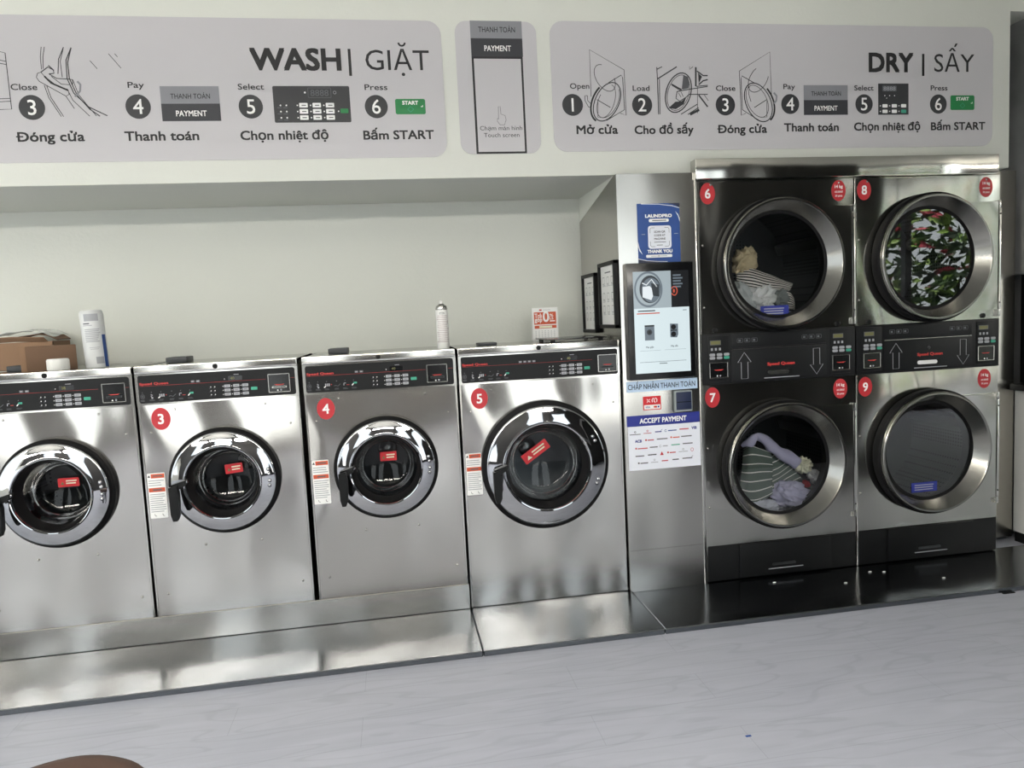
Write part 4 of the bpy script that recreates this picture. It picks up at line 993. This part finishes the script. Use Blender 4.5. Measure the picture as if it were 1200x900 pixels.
# closed carton
a, c = at(27, 420, .17), at(88, 420, .17); za = TOP; zt = at(57, 405, .17).z
t = thing('cardboard_box', 'closed brown cardboard box behind the white lid', 'box', ((a.x + c.x) / 2, .25, za), 'cardboard boxes on the unnumbered washer')
turn = Matrix.Translation(((a.x + c.x) / 2, .17, 0)) @ Matrix.Rotation(.42, 4, 'Z') @ Matrix.Translation((-(a.x + c.x) / 2, -.17, 0))
MB().box((a.x, .17, za), (c.x, .31, zt), 'cardboard_dark', .004, 2, turn).build('carton', t)
b = MB().box((a.x - .001, .169, za + .002), (a.x + .020, .3105, zt + .0008), 'cardboard', .001, 2, turn); b.build('tape_fold', t)
# open carton behind with flaps and film
a = at(-25, 425, .43).x; c = at(66, 425, .43).x; zt = at(30, 401, .43).z
t = thing('cardboard_box', 'open brown cardboard box with folded flaps and clear film on top', 'box', ((a + c) / 2, .48, TOP), 'cardboard boxes on the unnumbered washer')
b = MB()
for p0, p1 in (((a, .42, TOP), (c, .424, zt)), ((a, .596, TOP), (c, .60, zt)), ((a, .42, TOP), (a + .004, .60, zt)), ((c - .004, .42, TOP), (c, .60, zt)), ((a, .42, TOP), (c, .60, TOP + .004))): b.box(p0, p1, 'cardboard')
b.build('carton', t)
def patch(rows, n=14, wr=.004, seed=0, f=9):
    """smooth sheet through rows of control points"""
    R_, C_ = len(rows), len(rows[0])
    def cr(p, t):
        k = min(int(t * (len(p) - 1)), len(p) - 2); u = t * (len(p) - 1) - k
        g = lambda i: p[max(0, min(len(p) - 1, i))]
        a_, b_, c_, d_ = g(k - 1), g(k), g(k + 1), g(k + 2)
        return .5 * ((2 * b_) + (c_ - a_) * u + (2 * a_ - 5 * b_ + 4 * c_ - d_) * u * u + (3 * b_ - 3 * c_ + d_ - a_) * u ** 3)
    V_ = []
    for i in range(n + 1):
        row = [cr([Vector(rows[r][k]) for r in range(R_)], i / n) for k in range(C_)]
        for j in range(n + 1):
            v = cr(row, j / n)
            v = v + Vector((noise.noise(v * f + Vector((seed, 0, 0))), noise.noise(v * f + Vector((0, seed, 5))) * 1.6, noise.noise(v * f + Vector((9, 0, seed))))) * wr
            V_.append(v)
    return V_, n
def sheet(name, rows, m, parent=None, n=28, wr=.004, thick=.006, seed=0, f=9):
    V_, n = patch(rows, n, wr, seed, f); c = sum(V_, Vector()) / len(V_)
    if parent is None: c.z = min(v.z for v in V_)
    me = bpy.data.meshes.new(name); fs = [(i * (n + 1) + j, i * (n + 1) + j + 1, (i + 1) * (n + 1) + j + 1, (i + 1) * (n + 1) + j) for i in range(n) for j in range(n)]
    me.from_pydata([v - c for v in V_], [], fs); uv = me.uv_layers.new(name='UVMap')
    for p in me.polygons:
        p.use_smooth = True
        for li in p.loop_indices:
            vi = me.loops[li].vertex_index; uv.data[li].uv = ((vi % (n + 1)) / n, (vi // (n + 1)) / n)
    me.materials.append(MATS[m]); o = bpy.data.objects.new(name, me); COL.objects.link(o); W[o] = c
    o.location = c - (W[parent] if parent else Vector())
    if parent: o.parent = parent
    md = o.modifiers.new('thickness', 'SOLIDIFY'); md.thickness = thick; md.offset = 0
    return o
sheet('flap', [[(a + .0, .42, zt), (a + .12, .42, zt + .004), (c - .02, .42, zt)], [(a + .0, .39, zt + .018), (a + .12, .395, zt + .026), (c - .03, .40, zt + .020)]], 'cardboard', t, 8, .003, .004, 3)
sheet('flap', [[(a + .10, .44, zt + .01), (c - .06, .44, zt + .034), (c + .012, .44, zt + .004)], [(a + .10, .58, zt + .015), (c - .06, .58, zt + .042), (c + .012, .58, zt + .006)]], 'cardboard_dark', t, 8, .004, .004, 5)
mat('film', 'e8ebe8', .15); P(MATS['film']).inputs['Alpha'].default_value = .55
sheet('plastic_film', [[(a + .06, .42, zt + .03), (c - .08, .42, zt + .052), (c - .01, .42, zt + .02)], [(a + .04, .58, zt + .035), (c - .09, .58, zt + .058), (c + .0, .58, zt + .03)]], 'film', t, 14, .010, .001, 11, 22)
b = MB().box((a + .04, .4188, zt - .055), (a + .085, .4199, zt - .004), 'print_white'); b.build('paper_label', t)
# calendar leaning at the back wall
a, c = at(624, 380, .42), at(654, 380, .42); z0 = TOP + .002; z1 = at(638, 360.5, .42).z
t = thing('desk_calendar', 'small white and red desk calendar standing on washer 5', 'calendar', ((a.x + c.x) / 2, .44, z0)); w_ = c.x - a.x; h_ = z1 - z0
b = MB(); b.prism([(a.x, z0), (c.x, z0), (c.x, z1), (a.x, z1)], .42, .424, 'print_white'); b.build('front_leaf', t)
b = MB().box((a.x, .422, z0), (c.x, .425, z1), 'white', 0, 1, Matrix.Translation((0, .424, z1)) @ Matrix.Rotation(.28, 4, 'X') @ Matrix.Translation((0, -.424, -z1))); b.build('easel_back', t)
F = Flat((a.x, .42, z0))
F.rect(w_ * .07, h_ * .50, w_ * .93, h_ * .87, 'orange'); F.rect(w_ * .08, h_ * .38, w_ * .93, h_ * .47, 'orange'); F.rect(w_ * .26, h_ * .395, w_ * .76, h_ * .455, 'cloth_cream', 1)
F.text('Trả', w_ * .10, h_ * .70, 'print_white', .022, x1=w_ * .36, bold=.018); F.text('góp', w_ * .10, h_ * .585, 'print_white', .022, x1=w_ * .38, bold=.018)
F.text('0', w_ * .42, h_ * .58, 'print_white', .052, x1=w_ * .65, bold=.02); F.text('%', w_ * .68, h_ * .73, 'print_white', .013, x1=w_ * .82, bold=.01); F.text('LS', w_ * .68, h_ * .64, 'print_white', .012, x1=w_ * .82, bold=.01); F.rect(w_ * .68, h_ * .58, w_ * .88, h_ * .61, 'print_white', 1)
F.rect(w_ * .28, h_ * .91, w_ * .38, h_ * .95, 'red'); F.rect(w_ * .42, h_ * .925, w_ * .72, h_ * .935, 'print_grey')
for r_ in range(6):
    for c_ in range(7): F.rect(w_ * (.10 + c_ * .12), h_ * (.30 - r_ * .045), w_ * (.15 + c_ * .12), h_ * (.312 - r_ * .045), 'print_grey')
F.build('calendar_print', t)
# flat black slab on washer 5
t = thing('glass_scale', 'flat black glass-topped slab lying on washer 5 beside the kiosk', 'slab', (.87, .30, TOP))
MB().box((.715, .07, TOP + .014), (1.0, .40, TOP + .020), 'black_gloss', .002).build('plate', t)
for x_ in (.74, .975):
    for y_ in (.10, .37): MB().lathe_z(x_, y_, [(.012, TOP + .0005), (.012, TOP + .0135)], 'black', 16).build('foot', t)

# ------------------------------------------------------------------ clothes in the dryers
def lump(name, u, v, y, a, b_, c_, m, seed, lab, grp, amp=.35, rotz=0):
    p = at(u, v, y); bm = bmesh.new(); bmesh.ops.create_icosphere(bm, subdivisions=5, radius=1)
    for q in bm.verts:
        n0 = q.co.normalized(); k = 0
        for o_, (fr_, am) in enumerate(((1.6, 1), (3.4, .55), (7, .22))):
            k += am * (1 - abs(noise.noise(n0 * fr_ + Vector((seed * 3.1, o_ * 7, seed)))) * 2.2)
        r = 1 + amp * (k - 1.0) * .8
        d = Vector((n0.x * a * r, n0.y * b_ * r, n0.z * c_ * r)); d.rotate(Matrix.Rotation(rotz, 3, 'Y')); q.co = p + d
    mb = MB(); mb.bm.free(); mb.bm = bm; mb.mi(m)
    uvl = bm.loops.layers.uv.new('UVMap')
    for f in bm.faces:
        for l in f.loops: d = l.vert.co - p; l[uvl].uv = (.5 + d.x / (2 * a), .5 + d.z / (2 * c_))
    return tag(mb.build(name, smooth=180), lab, 'clothing', grp)
g7 = 'clothes in dryer 7'; g6 = 'clothes in dryer 6'
def wpt(l): return [[at(u, v, y) for u, v, y in r] for r in l]
def cloth(name, rows, m, lab, grp, seed, wr=.006, n=32):
    return tag(sheet(name, wpt(rows), m, None, n, wr, .010, seed), lab, 'clothing', grp)
lump('bed_sheet', 912, 606, .26, .20, .13, .085, 'cloth_pale', 1, 'pale lilac sheet at the very bottom of dryer 7', g7, .25)
cloth('striped_shirt', [[(872, 527, .22), (880, 523, .17), (890, 526, .15), (902, 531, .16)], [(871, 545, .16), (880, 545, .115), (891, 545, .10), (904, 546, .13)], [(869, 565, .14), (879, 567, .10), (890, 566, .09), (904, 563, .12)], [(868, 583, .15), (880, 588, .11), (892, 586, .10), (904, 578, .13)]], 'cloth_green_stripe', 'green shirt with thin white stripes hanging in dryer 7', g7, 2)
cloth('striped_sleeve', [[(901, 536, .19), (908, 533, .19), (914, 530, .2)], [(903, 552, .15), (913, 548, .16), (925, 540, .18)], [(904, 566, .14), (915, 560, .15), (930, 550, .17)], [(903, 581, .15), (914, 572, .16), (938, 560, .18)]], 'cloth_green_stripe', 'green striped cloth folded beside the hanging striped shirt in dryer 7', g7, 4)
lump('lilac_garment', 927, 580, .13, .105, .08, .068, 'cloth_lilac', 3, 'round lilac bundle at the front of dryer 7', g7, .38, .3)
b = MB(); pts = [at(u, v, y) for u, v, y in ((870, 524, .17), (880, 519, .15), (884, 510, .16), (896, 515, .15), (905, 524, .15), (914, 531, .14), (924, 536, .14), (933, 541, .14))]
def rope(name, pts, rad, m, lab, grp, seed):
    b = MB(); P_ = []; n = 40
    for q in range(n + 1):
        t_ = q / n * (len(pts) - 1); k_ = min(int(t_), len(pts) - 2); P_.append(pts[k_].lerp(pts[k_ + 1], t_ - k_))
    for _ in range(3): P_ = [P_[0]] + [(P_[i - 1] + P_[i] * 2 + P_[i + 1]) / 4 for i in range(1, n)] + [P_[-1]]
    rads = [rad[min(int(q / n * (len(rad) - 1)), len(rad) - 2)] * (1 - (q / n * (len(rad) - 1)) % 1) + rad[min(int(q / n * (len(rad) - 1)) + 1, len(rad) - 1)] * ((q / n * (len(rad) - 1)) % 1) for q in range(n + 1)]
    b.tube(P_, rads, m, 28)
    for v in b.bm.verts: v.co += Vector((noise.noise(v.co * 22 + Vector((seed, 0, 0))), noise.noise(v.co * 22 + Vector((0, seed, 0))), noise.noise(v.co * 22 + Vector((0, 0, seed))))) * .011
    return tag(b.build(name, smooth=180), lab, 'clothing', grp)
rope('lilac_sleeve', pts, [.012, .022, .02, .024, .028, .032, .036, .034], 'cloth_lilac', 'lilac garment twisted over the striped shirt in dryer 7', g7, 5)
lump('cream_cloth', 940, 545, .14, .048, .045, .040, 'cloth_cream', 6, 'crumpled cream cloth at the end of the lilac twist in dryer 7', g7, .45)
lump('white_cloth', 955, 559, .17, .030, .05, .042, 'cloth_white', 7, 'white cloth scrap near the glass edge of dryer 7', g7, .4, -.5)
lump('red_cloth', 944.5, 567, .15, .016, .03, .018, 'cloth_red', 8, 'dark red scrap between the white cloth and lilac bundle', g7, .3)
lump('pale_garment', 893, 592, .12, .090, .05, .035, 'cloth_pale', 9, 'pale lilac garment under the striped shirt in dryer 7', g7, .35, .1)
# upper dryer
lump('towel', 893, 378, .27, .19, .13, .075, 'cloth_ash', 11, 'grey-white towel at the very bottom of dryer 6', g6, .25)
lump('white_garment', 884, 353, .15, .100, .09, .075, 'cloth_white', 12, 'crumpled white garment low in dryer 6', g6, .42, -.4)
lump('white_tee', 871, 350, .11, .05, .05, .09, 'cloth_ash', 13, 'pale grey rolled garment at the inner edge of dryer 6', g6, .3, -.5)
lump('white_sock', 896, 357, .10, .036, .04, .034, 'cloth_white', 19, 'small bunched white cloth above the blue notice in dryer 6', g6, .4)
lump('beige_cloth', 872, 307, .20, .062, .06, .075, 'cloth_beige', 14, 'beige cloth on top of the pile in dryer 6', g6, .35, .35)
cloth('striped_blouse', [[(864, 316, .22), (880, 315, .16), (896, 321, .16), (912, 327, .18), (928, 333, .22)], [(863, 324, .17), (880, 325, .11), (898, 330, .12), (914, 333, .15), (927, 336, .20)], [(863, 331, .17), (880, 337, .115), (898, 340, .12), (913, 340, .15), (924, 341, .20)]], 'cloth_bw_stripe', 'black and white striped top across the pile in dryer 6', g6, 15)
lump('grey_garment', 911, 351, .17, .055, .06, .055, 'cloth_grey', 16, 'mid grey garment right of the white pile in dryer 6', g6, .4)
cloth('striped_cuff', [[(920, 341, .16), (925, 343, .15), (929, 349, .17)], [(922, 352, .14), (926, 353, .14), (930, 356, .16)], [(923, 362, .15), (927, 362, .15), (930, 363, .17)]], 'cloth_bw_stripe', 'short striped cloth end below the striped top in dryer 6', g6, 17, .003, 20)
lump('white_hem', 905, 372, .11, .10, .05, .022, 'cloth_white', 18, 'white cloth edge under the blue notice in dryer 6', g6, .3)

# ------------------------------------------------------------------ brown stool top at the corner, scraps
def fl(u, v, z):
    d = ROT @ Vector(((u - 600) / FPX, 1, -(v - 450) / FPX)); return CAM + d * ((z - CAM.z) / d.z)
e = fl(74, 880, .45); cx, cy = e.x + .04, e.y - .185
t = thing('padded_stool', 'brown padded stool at the bottom edge, only its rim showing over the grey floor', 'stool', (cx, cy, -.024))
b = MB(); n = 48; rings = []
for (r, z) in ((.0, .452), (.08, .453), (.14, .452), (.172, .444), (.185, .425), (.186, .40), (.176, .375), (.15, .365), (0.0, .365)):
    rings.append([(r, z)])
prof = [(.001, .453), (.08, .454), (.14, .452), (.170, .444), (.183, .425), (.184, .40), (.174, .375), (.15, .365), (.001, .365)]
b.lathe_z(cx, cy, prof, 'brown_leather', 48)
for v in b.bm.verts:
    a_ = math.atan2(v.co.y - cy, v.co.x - cx); s_ = 1 + .03 * math.sin(3 * a_ + .4) + .015 * math.sin(5 * a_)
    v.co.x = cx + (v.co.x - cx) * s_; v.co.y = cy + (v.co.y - cy) * s_
b.build('cushion', t, 60)
for q in range(4):
    a_ = PI / 4 + q * PI / 2; MB().tube([(cx + .11 * math.cos(a_), cy + .11 * math.sin(a_), .37), (cx + .15 * math.cos(a_), cy + .15 * math.sin(a_), -.0235)], .014, 'black', 12).build('leg', t)
for (u, v) in ((907.5, 682.5), (1019.5, 670), (1036, 670), (1106, 677), (991, 683)):
    p = fl(u, v, .003); tag(MB().sphere(p, .006, 'print_white', (1.5, .8, .5), 2).build('crumb'), 'tiny white crumb on the dark platform sheet before the dryers', 'crumb', 'white crumbs on the dark platform')
p = fl(1182, 694.5, -.021); tag(MB().box((p.x - .03, p.y - .006, -.0238), (p.x + .03, p.y + .006, -.019), 'black', .002).build('twig'), 'small dark chip on the grey floor near the white cabinet', 'debris')
p = fl(877, 862, -.022); tag(MB().box((p.x - .009, p.y - .004, -.0238), (p.x + .009, p.y + .004, -.0225), 'blue', .0005).build('paper_scrap'), 'tiny blue scrap on the open grey floor', 'debris')
